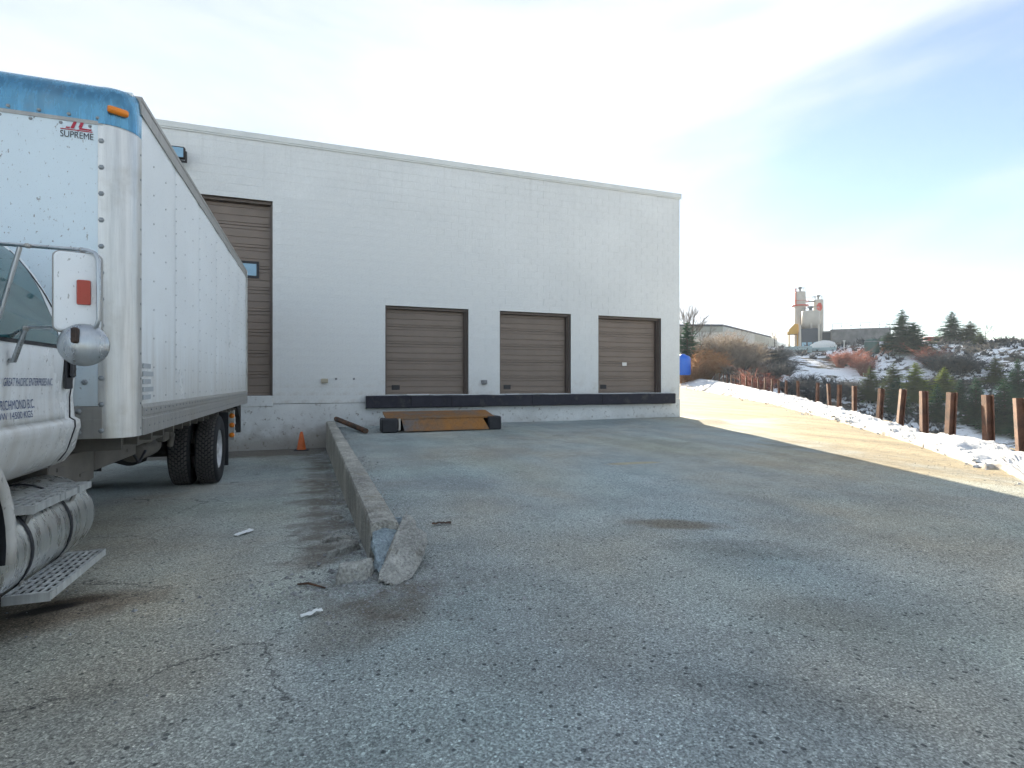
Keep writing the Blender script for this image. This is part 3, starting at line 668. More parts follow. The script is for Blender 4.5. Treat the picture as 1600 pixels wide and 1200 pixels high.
# rolled nose between the caps
vs = []; rows = 10
for k in range(rows + 1):
    t = math.pi / 2 * k / rows; sh = .26 * (1 - math.cos(t)) * .55; z = ZT - .34 + .34 * math.sin(t)
    for x in (XO + RC - .03, XS - RC + .03): vs.append((x, YF0 - .002 + sh, z))
sub(MB().add(vs, [(2*k, 2*k+1, 2*k+3, 2*k+2) for k in range(rows)], True), 'nose_cap', M['cap'], bx_core, True)
sub(MB().box((XO + RC, YF0 - .006, ZT - .352), (XS - RC, YF0 - .001, ZT - .325)), 'nose_trim', M['rail'], bx_core)
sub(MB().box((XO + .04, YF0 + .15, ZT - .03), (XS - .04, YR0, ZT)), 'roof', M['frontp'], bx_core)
for x0, x1 in ((XS - .04, XS + .012), (XO - .012, XO + .04)):
    sub(MB().prism([(x0, ZT - .14), (x1, ZT - .14), (x1, ZT - .06), (x1 - .006, ZT - .055), (x1 - .006, ZT - .03), (x1, ZT - .025), (x1, ZT + .006), (x0, ZT + .006)], YF0 + RC + .02, YR0, 'y'), 'top_rail', M['rail'], bx_core)
    xa, xb = (x0 - .01, x1 + .006) if x0 > XC else (x0 - .006, x1 + .01)
    sub(MB().prism([(xa, ZB), (xb, ZB), (xb, -.30), (xb - .008, -.295), (xb - .008, -.275), (xb, -.27), (xb, -.21), (xb - .012, -.18), (xa, -.18)] if x0 > XC else [(xa, ZB), (xb, ZB), (xb, -.18), (xa + .012, -.18), (xa, -.21)], YF0 + RC + .03, YR0, 'y'), 'bottom_rail', M['rail'], bx_core)
sub(MB().box((XO - .01, YR0, ZB), (XO + .08, YR0 + .06, ZT)).box((XS - .08, YR0, ZB), (XS + .015, YR0 + .06, ZT)).box((XO + .081, YR0, ZT - .12), (XS - .081, YR0 + .06, ZT)).box((XO + .081, YR0, ZB), (XS - .081, YR0 + .06, ZB + .1)).box((XO + .081, YR0 + .01, ZB + .101), (XS - .081, YR0 + .03, ZT - .121)), 'rear_frame', M['alum'], bx_core)
def rivets():
    mb = MB()
    def dome(p, nrm, r):
        q = Vector(nrm).to_track_quat('Z', 'Y').to_matrix().to_4x4(); mb.lathe([(r, 0), (r * .8, r * .35), (r * .3, r * .55)], 6, Matrix.Translation(p) @ q)
    y = YF0 + RC + .40; k = 0
    while y < YR0 - .2:
        seam = k % 3 == 2; z = -.12
        while z < ZT - .2: dome((XS + .002, y, z), (1, 0, 0), .0085); z += .125 if seam else .25
        y += .405; k += 1
    z = ZB + .06
    while z < ZT - .35: dome((XS - RC - .008, YF0 - .004, z), (0, -1, 0), .021); dome((XS + .004, YF0 + RC + .01, z), (1, 0, 0), .010); z += .20
    for x in [XO + RC + .18 * i for i in range(12)]: dome((x, YF0 - .001, ZT - .37), (0, -1, 0), .013); dome((x + .05, YF0 - .004, ZT - .30), (0, -1, 0), .014)
    y = YF0 + RC + .1
    while y < YR0: dome((XS + .02, y, -.23), (1, 0, 0), .011); dome((XS + .02, y + .1, -.36), (1, 0, 0), .009); y += .15
    for x, z in ((-1.56, .35), (-1.62, .0), (-1.66, -.22), (-1.66, -.34), (-1.66, -.38)): dome((x, YF0 - .008, z), (0, -1, 0), .022)
    o = sub(mb, 'rivets', M['rivet'], bx_core); o['kind'] = 'stuff'
rivets()
def onbox(me, name, x, z, mat):                                    # flat print on the front of the box
    Mx = Matrix(((1, 0, 0, x), (0, 0, -1, YF0 - .004), (0, 1, 0, z), (0, 0, 0, 1)))
    me.materials.clear(); me.materials.append(mat)
    for v in me.vertices: v.co = Mx @ v.co
    o = link(name, me); o.parent = bx_core; return o
onbox(text('SUPREME', .048, .205), 'lettering', -1.772, 1.826, M['black'])
lg = MB()
def quad(*p): lg.add([(-1.772 + (x + 1.875) * .72, YF0 - .0045, 1.882 + (z - 1.868) * .78) for x, z in p], [tuple(range(len(p)))])
quad((-1.875, 1.868), (-1.60, 1.868), (-1.595, 1.877), (-1.873, 1.877))
quad((-1.79, 1.885), (-1.76, 1.885), (-1.725, 1.972), (-1.752, 1.972)); quad((-1.83, 1.883), (-1.795, 1.883), (-1.79, 1.897), (-1.825, 1.897))
quad((-1.715, 1.883), (-1.61, 1.883), (-1.605, 1.898), (-1.71, 1.898)); quad((-1.72, 1.9), (-1.692, 1.9), (-1.672, 1.955), (-1.70, 1.955)); quad((-1.70, 1.957), (-1.59, 1.957), (-1.585, 1.972), (-1.745, 1.972))
sub(lg, 'logo', M['redink'], bx_core)
# small notices low on the side panel
nb = MB()
for i in range(5): nb.box((XS + .001, 5.20, -.145 + .065 * i), (XS + .0045, 5.20 + (.30 if i % 2 else .22), -.105 + .065 * i))
sub(nb, 'data_sticker', M['sticker'], bx_core)

# cab
CAB = [(-.60, -1.80), (-.575, -1.68), (-.53, -1.585), (-.45, -1.53), (-.34, -1.505), (-.295, -1.495), (-.255, -1.50), (-.235, -1.53), (-.10, -1.54), (.03, -1.53), (.15, -1.52), (.25, -1.535), (.36, -1.575), (.47, -1.63), (.60, -1.69), (.72, -1.755), (.82, -1.82), (.90, -1.90), (.97, -2.02), (1.03, -2.25), (1.05, -2.54)]
def cabx(z): return interp(CAB, z)
def cab():
    Y0, Y1 = 2.55, 4.54; secs = []
    ring = [(x, z) for z, x in CAB] + [(2 * XC - x, z) for z, x in reversed(CAB[:-1])]
    def sec(y, inset, zt=None):
        out = []
        for x, z in ring:
            k = 1 if x > XC else -1
            out.append((x - k * min(inset, abs(x - XC)), y, max(min(z - (inset * .5 if z > .9 else 0), zt if zt is not None else 9), -.60)))
        return out
    secs = [sec(Y0 - .45, .10, .18), sec(Y0 - .25, .03, .24), sec(Y0, .01, .55), sec(Y0 + .35, .0, .93), sec(Y0 + .7, 0)] + [sec(Y0 + .7 + .25 * i, 0) for i in range(1, 5)] + [sec(Y1 - .08, 0), sec(Y1 - .025, .012), sec(Y1, .045)]
    n = len(ring); vs = [p for s_ in secs for p in s_]
    fs = [(i*n+j, i*n+(j+1)%n, (i+1)*n+(j+1)%n, (i+1)*n+j) for i in range(len(secs)-1) for j in range(n)] + [tuple(range(n)), tuple(range((len(secs)-1)*n, len(secs)*n))]
    body = tpart(MB().add(vs, fs, True), 'cab', M['white'], None, True)
    # doors with panes, one each side
    for sgn in (1, -1):
        def X(z, o): return XC + sgn * (cabx(z) - XC + o)
        zs = sorted([-.55 + .045 * i for i in range(32) if -.55 + .045 * i < .86] + [-.295, -.255, -.235])
        ya, yb = 3.16, 4.43
        def rear(z): return yb - (.10 * sstep(.1, -.6, z)) - .06 * sstep(.55, .9, z)
        vs = []
        for z in zs:
            for k in range(9): vs.append((X(z, .007 if 0 < k < 8 else -.004), lerp(ya, rear(z), k / 8 if 0 < k < 8 else (.004 if k == 0 else .996)), z))
        fs = [(i*9+j, i*9+j+1, (i+1)*9+j+1, (i+1)*9+j) for i in range(len(zs)-1) for j in range(8)]
        dr = sub(MB().add(vs, fs, True), 'door', M['white'], body, True)
        sub(MB().tube([(X(z, .0025), rear(z) + .006, z) for z in zs], .0055, 5), 'door_seam', M['seal'], body)
        # glazing: the rear edge leans forward to the belt
        def grid(name, mat, off, grow):
            zz = [.235 - grow + (.62 + 2 * grow) * i / 16 for i in range(17)]; vs = []
            for z in zz:
                re = interp([(.2, 4.20), (.30, 4.245), (.45, 4.30), (.6, 4.345), (.72, 4.36), (.82, 4.33), (.9, 4.28)], z) + grow
                for k in range(9): vs.append((X(z, off), lerp(3.30 - grow + .12 * sstep(.5, .85, z), re, k / 8), z))
            return sub(MB().add(vs, [(i*9+j, i*9+j+1, (i+1)*9+j+1, (i+1)*9+j) for i in range(16) for j in range(8)], True), name, mat, body, True)
        grid('window_seal', M['seal'], .011, .022); grid('window', M['glass'], .015, 0)
        hx = X(.06, .012)
        hd = sub(MB().cbox((min(hx, hx + sgn * .012), 4.265, -.045), (max(hx, hx + sgn * .012), 4.375, .155), .01), 'door_handle', M['seal'], body)
        sub(MB().cbox((min(hx + sgn * .013, hx + sgn * .035), 4.295, .03), (max(hx + sgn * .013, hx + sgn * .035), 4.365, .145), .012), 'handle_grip', M['black'], body)
    def oncab(s, y, z, h, wd):
        me = text(s, h, wd); 
        for v in me.vertices:
            yy, zz = y + v.co.x, z + v.co.y; v.co = (cabx(zz) + .013, yy, zz)
        me.materials.append(M['navy']); o = link('lettering', me); o.parent = body
    oncab('GREAT PACIFIC ENTERPRISES INC.', 3.555, -.021, .044, .565); oncab('RICHMOND B.C.', 3.54, -.148, .050, .36); oncab('GVW 14500 KGS', 3.47, -.200, .037, .40); oncab('K', 4.285, .20, .06, .05)
    # windscreen, bonnet, wings, grille
    sub(MB().add([(XC - .82, Y0 - .05, .30), (XC + .82, Y0 - .05, .30), (XC + .68, Y0 + .40, .93), (XC - .68, Y0 + .40, .93)], [(0, 1, 2, 3)]), 'windscreen', M['glass'], body, True)
    hood = []
    for y, hw, zt in ((2.5, .92, .22), (1.9, .86, .18), (1.2, .80, .10), (.95, .74, -.02)):
        hood += [(XC - hw, y, -.55), (XC - hw, y, zt - .18), (XC - hw * .8, y, zt), (XC + hw * .8, y, zt), (XC + hw, y, zt - .18), (XC + hw, y, -.55)]
    hf = [(i*6+j, i*6+j+1, (i+1)*6+j+1, (i+1)*6+j) for i in range(3) for j in range(5)] + [tuple(range(18, 24))]
    tpart(MB().add(hood, hf), 'bonnet', M['white'], None, True)
    tpart(MB().cbox((XC - .55, .90, -.55), (XC + .55, .945, -.08), .02), 'grille', M['black']); tpart(MB().cbox((XC - 1.15, .72, -.95), (XC + 1.15, .88, -.66), .03), 'bumper', M['chrome'])
    for sgn in (1, -1): tpart(MB().cbox((XC + sgn * .72 - .11, .88, -.40), (XC + sgn * .72 + .11, .94, -.16), .02), 'headlight', M['white2'])
cab()
FY, FZ = 2.70, -.80
def wings():
    for sgn in (1, -1):
        vs = []; n = 22; xo, xi = XC + sgn * 1.15, XC + sgn * .80
        for i in range(n + 1):
            t = math.pi * (i / n) * 1.12 - .16
            for r, x in ((.62, xi), (.665, xi), (.665, lerp(xi, xo, .7)), (.655, lerp(xi, xo, .93)), (.63, xo), (.60, xo), (.585, xo - sgn * .015), (.585, xi)):
                vs.append((x, FY + r * math.cos(t) * 1.08, FZ + r * math.sin(t) * 1.0))
        fs = [(i*8+j, i*8+(j+1)%8, (i+1)*8+(j+1)%8, (i+1)*8+j) for i in range(n) for j in range(8)] + [tuple(range(8)), tuple(range(n*8, n*8+8))]
        tpart(MB().add(vs, fs, True), 'wing', M['white'], None, True)
        vs = [(x, FY + .578 * math.cos(math.pi * (i / n) * 1.12 - .16) * 1.08, FZ + .578 * math.sin(math.pi * (i / n) * 1.12 - .16)) for i in range(n + 1) for x in (xi - sgn * .1, xo - sgn * .02)]
        tpart(MB().add(vs, [(2*i, 2*i+1, 2*i+3, 2*i+2) for i in range(n)], True), 'wheel_arch', M['rubber'])
        tpart(MB().box((min(xi, xo - sgn * .03), FY + .56, -1.16), (max(xi, xo - sgn * .03), FY + .585, -.72)), 'mud_flap', M['rubber'])
wings()
# wheels
def wheel(x, y, z, r, wd, sgn, tread):
    Mx = Matrix.Translation((x, y, z)) @ Matrix.Rotation(R(90), 4, 'Y')
    h = wd / 2; n = 56
    prof = [(r * .56, -h * .80), (r * .62, -h * .93), (r * .78, -h), (r * .90, -h * .97), (r * .965, -h * .86), (r * .982, -h * .6), (r * .985, 0), (r * .982, h * .6), (r * .965, h * .86), (r * .90, h * .97), (r * .78, h), (r * .62, h * .93), (r * .56, h * .80)]
    hub = tpart(MB().lathe([(r * .56, -h * .8), (r * .545, -h * .6), (r * .50, -h * .3), (r * .50, h * .3), (r * .545, h * .6), (r * .56, h * .8)], 32, Mx, True, False).lathe([(r * .50, sgn * h * .1), (r * .36, sgn * h * .18), (r * .33, sgn * h * .30), (r * .17, sgn * h * .30), (r * .15, sgn * h * .72), (.02, sgn * h * .75)], 24, Mx, True, False), 'wheel', M['rim'], None, True)
    sub(MB().lathe(prof, n, Mx, True, False), 'tyre', M['tyre'], hub, True)
    if tread:
        mb = MB(); rows = 6; lug = 46
        for row in range(rows):
            c = lerp(-h * .80, h * .80, (row + .5) / rows); wl = h * 1.6 / rows * .80
            for k in range(lug):
                a0 = 2 * math.pi * (k + (.5 if row % 2 else 0)) / lug; da = 2 * math.pi / lug * .36; sk = .25 * (1 if row < 3 else -1) * da
                vs = []
                for rr, sh in ((r * .97, 1), (r * 1.012, .9)):
                    for aa, cc in ((a0 - da * sh - sk, c - wl/2 * sh), (a0 + da * sh - sk, c - wl/2 * sh), (a0 + da * sh + sk, c + wl/2 * sh), (a0 - da * sh + sk, c + wl/2 * sh)):
                        re = rr - (r * .022 if row in (0, rows - 1) and abs(cc) > h * .7 else 0)
                        vs.append(Mx @ Vector((re * math.cos(aa), re * math.sin(aa), cc)))
                mb.add(vs, [(4,5,6,7),(0,1,5,4),(1,2,6,5),(2,3,7,6),(3,0,4,7)])
        o = sub(mb, 'tread', M['lug'], hub, True); o['kind'] = 'stuff'
    nb = MB()
    for k in range(8):
        a = 2 * math.pi * k / 8; nb.lathe([(.018, 0), (.018, .03 * sgn), (.01, .035 * sgn)], 6, Mx @ Matrix.Translation((r * .25 * math.cos(a), r * .25 * math.sin(a), sgn * h * .30)))
    sub(nb, 'wheel_nuts', M['rim'], hub)['kind'] = 'stuff'
RY, RR = 9.4, .52; RZ = low(RY) + RR - .012
for x, s_ in ((-1.495, 1), (-1.835, -1), (2 * XC + 1.495, -1), (2 * XC + 1.835, 1)): wheel(x, RY, RZ, RR, .285, s_, x > -2.5)
for x, s_ in ((-1.60, 1), (2 * XC + 1.60, -1)): wheel(x, FY, low(FY) + .47, .48, .26, s_, False)
# chassis
for x in (XC - .43, XC + .43): tpart(MB().box((x - .04, 1.0, -.82), (x + .04, YR0 - .3, -.56)), 'frame_rail', M['dark'])
mb = MB()
for y in [5.1 + .42 * i for i in range(17)]: mb.box((XO + .04, y, ZB + .002), (XS - .04, y + .06, ZB + .10)).box((XO + .1, y, ZB - .11), (XS - .12, y + .05, ZB - .002))
tpart(mb, 'crossmembers', M['under'])
for a, b, z in ((4.60, 5.42, -.80), (5.44, 6.55, -.74), (6.57, 7.6, -.66)):
    tpart(MB().cbox((-1.98, a, z), (-1.72, b, ZB - .115), .008).box((-1.722, a + .12, z + .16), (-1.712, a + .24, z + .185)).box((-1.722, b - .3, z + .06), (-1.712, b - .18, z + .085)), 'side_locker', M['under'])
tpart(MB().tube([(XC, 3.9, -.75), (XC, 6.4, -.85), (XC, RY, RZ)], .06, 10), 'drive_shaft', M['dark'])
tpart(MB().tube([(-1.70, RY, RZ), (XC - .84, RY, RZ)], .09, 12).lathe([(.05, -.2), (.2, -.14), (.24, 0), (.2, .14), (.05, .2)], 16, Matrix.Translation((XC, RY, RZ))), 'rear_axle', M['dark'])
for x in (XC + .43, XC - .43):
    sp = MB()
    for k in range(6): sp.box((x - .04, RY - .75 + .1 * k, RZ + .14 + .022 * k - .05), (x + .04, RY + .75 - .1 * k, RZ + .16 + .022 * k - .05))
    tpart(sp, 'leaf_spring', M['dark'])
tpart(MB().lathe([(.02, -.42), (.11, -.40), (.13, -.36), (.13, .36), (.11, .40), (.02, .42)], 16, Matrix.Translation((-1.98, 7.75, -.80)) @ Matrix.Rotation(R(90), 4, 'X')).cbox((-1.92, 7.3, -.72), (-1.80, 7.5, -.50), .02).cbox((-1.9, 7.95, -.76), (-1.78, 8.2, -.52), .02).tube([(-1.84, 8.2, -.6), (-1.78, 8.32, -.7), (-1.82, 8.4, -.85)], .04, 8), 'air_tank', M['under'])
tpart(MB().tube([(-2.2, 5.0, -.95), (-2.2, 6.1, -.95)], .14, 14).tube([(-2.2, 6.1, -.95), (-2.3, 6.9, -.9), (-2.3, 8.2, -.8)], .05, 8).box((-2.3, 5.2, -.9), (-2.1, 5.25, -.56)), 'exhaust', M['under'])
tpart(MB().box((-1.98, RY + .66, -1.38), (-1.34, RY + .68, -.5)), 'mud_flap', M['rubber'])
tpart(MB().box((2 * XC + 1.34, RY + .66, -1.38), (2 * XC + 1.98, RY + .68, -.5)), 'mud_flap', M['rubber'])
# tail lift bracket and its reflector strip
tpart(MB().prism([(11.75, -.46), (12.38, -.46), (12.40, -1.00), (12.30, -1.03), (12.22, -.72), (11.9, -.56)], -1.50, -1.42, 'x').prism([(11.75, -.46), (12.38, -.46), (12.40, -1.00), (12.30, -1.03), (12.22, -.72), (11.9, -.56)], 2 * XC + 1.42, 2 * XC + 1.50, 'x').box((XO + .1, 12.25, -.98), (XS - .12, 12.38, -.86)), 'tail_lift_bracket', M['dark'])
rf = tpart(MB().cbox((-1.62, 11.88, -1.14), (-1.47, 11.90, -.47), .005), 'reflector_strip', M['alum'])
for z in (-.66, -.845, -1.04): sub(MB().lathe([(.045, 0), (.05, .008), (.04, .02), (.01, .026)], 14, Matrix.Translation((-1.52, 11.879, z)) @ Matrix.Rotation(R(90), 4, 'X')), 'reflector', M['amber'], rf)
# fuel tank with straps and perforated treads
TX, TZ, TRr = -1.70, -.90, .275
tn = tpart(MB().lathe([(.02, -.05), (.16, -.045), (.235, -.02), (.268, .02), (TRr, .05), (TRr, 1.09), (.268, 1.12), (.235, 1.16), (.16, 1.185), (.02, 1.19)], 40, Matrix.Translation((TX, 3.40, TZ)) @ Matrix.Rotation(R(-90), 4, 'X')), 'fuel_tank', M['tank'], None, True)
for y in (3.62, 4.12): sub(MB().lathe([(TRr + .002, -.016), (TRr + .006, -.013), (TRr + .006, .013), (TRr + .002, .016)], 40, Matrix.Translation((TX, y, TZ)) @ Matrix.Rotation(R(-90), 4, 'X'), True, False), 'tank_strap', M['rubber'], tn, True)
def tread_plate(x0, x1, y0, y1, z, name):
    nx, ny = 5, 10; mb = MB(); t = .006; ex, ey = (x1 - x0) / nx, (y1 - y0) / ny
    for j in range(ny + 1): mb.box((x0, y0 + j * ey - .0095, z - t), (x1, y0 + j * ey + .0095, z))
    for i in range(nx + 1):
        for j in range(ny): mb.box((x0 + i * ex - .008, y0 + j * ey + .0095, z - t), (x0 + i * ex + .008, y0 + (j + 1) * ey - .0095, z))
    mb.box((x0 - .012, y0 - .016, z - .045), (x0 - .009, y1 + .016, z + .001)).box((x1 + .011, y0 - .016, z - .038), (x1 + .016, y1 + .016, z + .002)).box((x0 - .009, y0 - .019, z - .045), (x1 + .011, y0 - .015, z + .001)).box((x0 - .009, y1 + .015, z - .045), (x1 + .011, y1 + .019, z + .001))
    o = tpart(mb, name, M['step']); sub(MB().box((x0, y0, z - .042), (x1, y1, z - .036)), 'step_shade_sheet', M['dark'], o); return o  # dark sheet under the treads, added to stand for shade in the holes
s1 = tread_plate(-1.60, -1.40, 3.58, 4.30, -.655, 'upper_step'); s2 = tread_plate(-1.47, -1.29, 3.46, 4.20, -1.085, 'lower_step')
sub(MB().tube([(-1.42, 3.64, -.66), (-1.46, 3.64, -.76)], .012, 6).tube([(-1.42, 4.22, -.66), (-1.46, 4.22, -.76)], .012, 6), 'bracket', M['rail'], s1)
for y in (3.62, 4.12): sub(MB().tube([(-1.47, y, -1.06), (-1.475, y, -1.085)], .012, 6).tube([(-1.55, y, -1.14), (-1.47, y, -1.095)], .015, 6), 'bracket', M['rail'], s2)
for hp, hr in (([(-1.86, 4.7, -.50), (-1.80, 4.78, -.70), (-1.84, 4.9, -.86), (-1.95, 5.2, -.80)], .016), ([(-1.9, 4.66, -.5), (-1.76, 4.72, -.62), (-1.78, 4.86, -.95), (-2.0, 5.1, -.92)], .012), ([(-1.78, 6.6, -.70), (-1.76, 6.8, -.86), (-1.8, 7.2, -.78)], .014)): tpart(MB().tube(hp, hr, 7), 'air_hose', M['rubber'])
# mirror
def mirror():
    MX, MY, MZ = -1.135, 3.40, .455
    d0 = 2.80
    def Q(u, v, d=d0): return P(u, v, d)
    arm = tpart(MB().tube([Q(-60, 372, 3.0), Q(-10, 380, 2.92), Q(45, 384, 2.86), Q(138, 391, 2.82), Q(149, 396, 2.82), Q(153.5, 408, 2.82), Q(154, 500, 2.82), Q(150.5, 510, 2.82), Q(140, 514, 2.82), Q(45, 511, 2.86), Q(8, 529, 2.90), Q(-60, 545, 3.0)], .0105, 10), 'mirror_arm', M['chrome'])
    sub(MB().tube([Q(31, 386, 2.86), Q(-3, 500, 2.84)], .012, 8).tube([Q(-20, 384, 2.92), Q(-60, 392, 3)], .011, 8), 'brace', M['chrome'], arm)
    sub(MB().tube([Q(40, 513, 2.86), Q(22, 563, 2.86), Q(-40, 566, 2.9)], .014, 8), 'brace', M['chrome'], arm)
    for u, v in ((43, 384), (129, 391), (40, 513), (126, 515)): sub(MB().cbox(Q(u, v, 2.83) - Vector((.013, .016, .012)), Q(u, v, 2.83) + Vector((.013, .016, .012)), .007), 'clamp', M['rail'], arm)
    # head: rounded rectangle prism facing back
    c = Q(122, 457, 2.82); w2, h2, rr = .098, .205, .03; poly = []
    for cx, cz, a0 in ((w2 - rr, h2 - rr, 0), (-w2 + rr, h2 - rr, 90), (-w2 + rr, -h2 + rr, 180), (w2 - rr, -h2 + rr, 270)):
        for k in range(6): a = R(a0 + 18 * k); poly.append((cx + rr * math.cos(a), cz + rr * math.sin(a)))
    Rm = Matrix.Translation(c) @ Matrix.Rotation(R(14), 4, 'Z'); mb = MB(); n = len(poly); vs = []
    for y, k in ((-.03, .90), (-.026, .97), (.0, 1.0), (.028, 1.0)):
        vs += [Rm @ Vector((x * k, y, z * (1 - (1 - k) * .5))) for x, z in poly]
    fs = [(i*n+j, i*n+(j+1)%n, (i+1)*n+(j+1)%n, (i+1)*n+j) for i in range(3) for j in range(n)] + [tuple(range(n)), tuple(range(3*n, 4*n))]
    hd = sub(MB().add(vs, fs), 'mirror_head', M['white'], arm, True)
    sub(MB().tube([Rm @ Vector((x * 1.0, -.004, z)) for x, z in poly + poly[:1]], .007, 6), 'mirror_rim', M['rail'], arm)
    lm = MB(); lx, lz = .026, -.002; vs = []
    lp = [(x / w2 * .030, z / h2 * .065) for x, z in poly]
    vs = [Rm @ Vector((lx + x, -.032, lz + z)) for x, z in lp] + [Rm @ Vector((lx + x * .9, -.046, lz + z * .95)) for x, z in lp]
    lm.add(vs, [(j, (j+1)%n, n+(j+1)%n, n+j) for j in range(n)] + [tuple(range(n, 2*n))]); sub(lm, 'marker_lamp', M['red'], arm, True)
    c2 = Q(131, 539, 2.80); M2 = Matrix.Translation(c2) @ Matrix.Rotation(R(14), 4, 'Z') @ Matrix.Rotation(R(90), 4, 'X')
    sub(MB().lathe([(.108, -.016), (.110, -.004), (.104, .006), (.085, .022), (.05, .036), (.02, .041), (.001, .042)], 36, M2), 'convex_mirror', M['chrome'], arm, True)
    sub(MB().cbox(c2 + Vector((-.035, -.07, .005)), c2 + Vector((-.005, -.03, .085)), .008), 'convex_bracket', M['pipe'], arm)
mirror()
sub(MB().tube([P(118, 566, 5.35), P(121, 585, 5.4), P(117, 580, 5.35)], .008, 6), 'hook', M['chrome'], bx_core)

# ------------------------------------------------------------------ retaining wall and its broken end
def retaining():
    ys = [4.02 + (D - .02 - 4.02) * i / 70 for i in range(71)]; vs = []; fs = []; ZTp = -1.01
    for i, y in enumerate(ys):
        t = (y - 4.0) / (D - 4.0); xl, xr = lerp(.38, .29, t), lerp(.585, .495, t)
        e = .012 + .01 * nz(0, y, 0, 3); chip = .02 * max(0, nz(3, y, 1, 4)); zt = ZTp + .008 * nz(1, y, 0, 1.2); bl = low(y) - .2
        near = sstep(4.6, 4.02, y)
        for x, z in ((xl - .01, bl), (xl - .004, -1.28), (xl, zt - .03 - chip), (xl + .012 + chip * .8, zt - .006), (lerp(xl, xr, .35), zt + .002), (lerp(xl, xr, .7), zt - .003), (xr - e, zt - .006 - .02 * near), (xr, zt - .03 - .02 * near), (xr + .01, bl)):
            vs.append((x + .006 * nz(x * 3, y, z, 2.5) + near * .012 * nz(x * 9, y, z, 9), y + (near * .06 * nz(x * 6, 2, z * 6, 2) if i == 0 else 0), z + .004 * nz(x * 5, y, 3, 7)))
    n = 9
    fs = [(i*n+j, i*n+j+1, (i+1)*n+j+1, (i+1)*n+j) for i in range(70) for j in range(n-1)] + [tuple(range(n)), tuple(reversed(range(70*n, 71*n)))]
    o = MB().add(vs, fs).build('retaining_wall', M['conc'], None, True, label='low weathered concrete retaining wall dividing the two dock levels', category='wall')
    return o
retaining()
def rubble(pts, name, mat, label, category, group=None, sub_=3, amp=.02, sc_=7, smooth=.12):
    import bmesh
    bm = bmesh.new()
    for p in pts: bm.verts.new(p)
    r = bmesh.ops.convex_hull(bm, input=bm.verts)
    bmesh.ops.delete(bm, geom=[g for g in r['geom_interior'] if isinstance(g, bmesh.types.BMVert)], context='VERTS')
    bmesh.ops.triangulate(bm, faces=bm.faces)
    bmesh.ops.subdivide_edges(bm, edges=bm.edges, cuts=sub_, use_grid_fill=True)
    bmesh.ops.smooth_vert(bm, verts=bm.verts, factor=smooth, use_axis_x=True, use_axis_y=True, use_axis_z=True)
    for v in bm.verts:
        q = v.co; k = amp * (nz(q.x, q.y, q.z, sc_) + .5 * nz(q.x, q.y, q.z, sc_ * 2.7)); v.co = q + Vector((1, .8, .9)) * k
    bmesh.ops.recalc_face_normals(bm, faces=bm.faces)
    me = bpy.data.meshes.new(name); bm.to_mesh(me); bm.free(); me.materials.append(mat)
    return link(name, me, None, label, category, group)
bk = empty('broken_concrete_block', (.5, 3.75, -1.29), 'broken pale concrete block leaning at the end of the retaining wall', 'concrete block')
def piece(pts, name, mat, sub_, amp, sc_):
    o = rubble(pts, name, mat, None, None, None, sub_, amp, sc_, 0); o.parent = bk; o.matrix_parent_inverse = Matrix.Translation(-Vector(bk.location)); return o
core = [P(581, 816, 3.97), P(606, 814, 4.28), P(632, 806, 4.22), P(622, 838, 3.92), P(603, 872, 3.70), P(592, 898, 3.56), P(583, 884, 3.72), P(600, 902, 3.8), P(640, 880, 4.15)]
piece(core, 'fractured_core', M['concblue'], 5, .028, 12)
front = [P(629, 809, 4.06), P(645, 818, 4.02), P(661, 841, 3.92), P(665, 857, 3.86), P(657, 880, 3.70), P(641, 906, 3.52), P(612, 916, 3.40), P(589, 913, 3.42), P(594, 893, 3.50), P(612, 858, 3.70)]
piece(front + [q + Vector((.035, .15, -.01)) for q in front], 'leaning_slab', M['concnew'], 5, .034, 13)
def chunk(u, v, a, b, h, rot, label, mat='concnew', z=None):
    x, y = ground_pt(u, v, -1.30); z = low(y) if x < XW else up(x, y); pts = []
    rnd = random.Random(int(u * 7 + v))
    for k in range(9):
        t = k / 9 * 2 * math.pi; rx = a * rnd.uniform(.7, 1.05); ry = b * rnd.uniform(.7, 1.05)
        px, py = rx * math.cos(t), ry * math.sin(t); px, py = px * math.cos(rot) - py * math.sin(rot), px * math.sin(rot) + py * math.cos(rot)
        pts += [(x + px, y + py, z - .01), (x + px * .8, y + py * .8, z + h * rnd.uniform(.5, 1.1))]
    rubble(pts, 'concrete_chunk', M[mat], label, 'rubble', 'concrete chunks beside the retaining wall', 2, h * .15, 14)
chunk(556, 905, .17, .10, .11, .5, 'largest flat concrete chunk lying at the foot of the broken block')
chunk(545, 858, .15, .06, .09, .7, 'blue grey slab of concrete lying beside the retaining wall')
chunk(522, 866, .075, .028, .05, .5, 'thin pale shard of concrete next to the grey slab')
chunk(512, 840, .06, .04, .045, .2, 'small white stone lying away from the wall')
chunk(538, 838, .08, .06, .05, 0, 'rounded grey lump close against the wall side')
chunk(527, 800, .07, .04, .045, 0, 'flat grey lump beside the middle of the retaining wall')
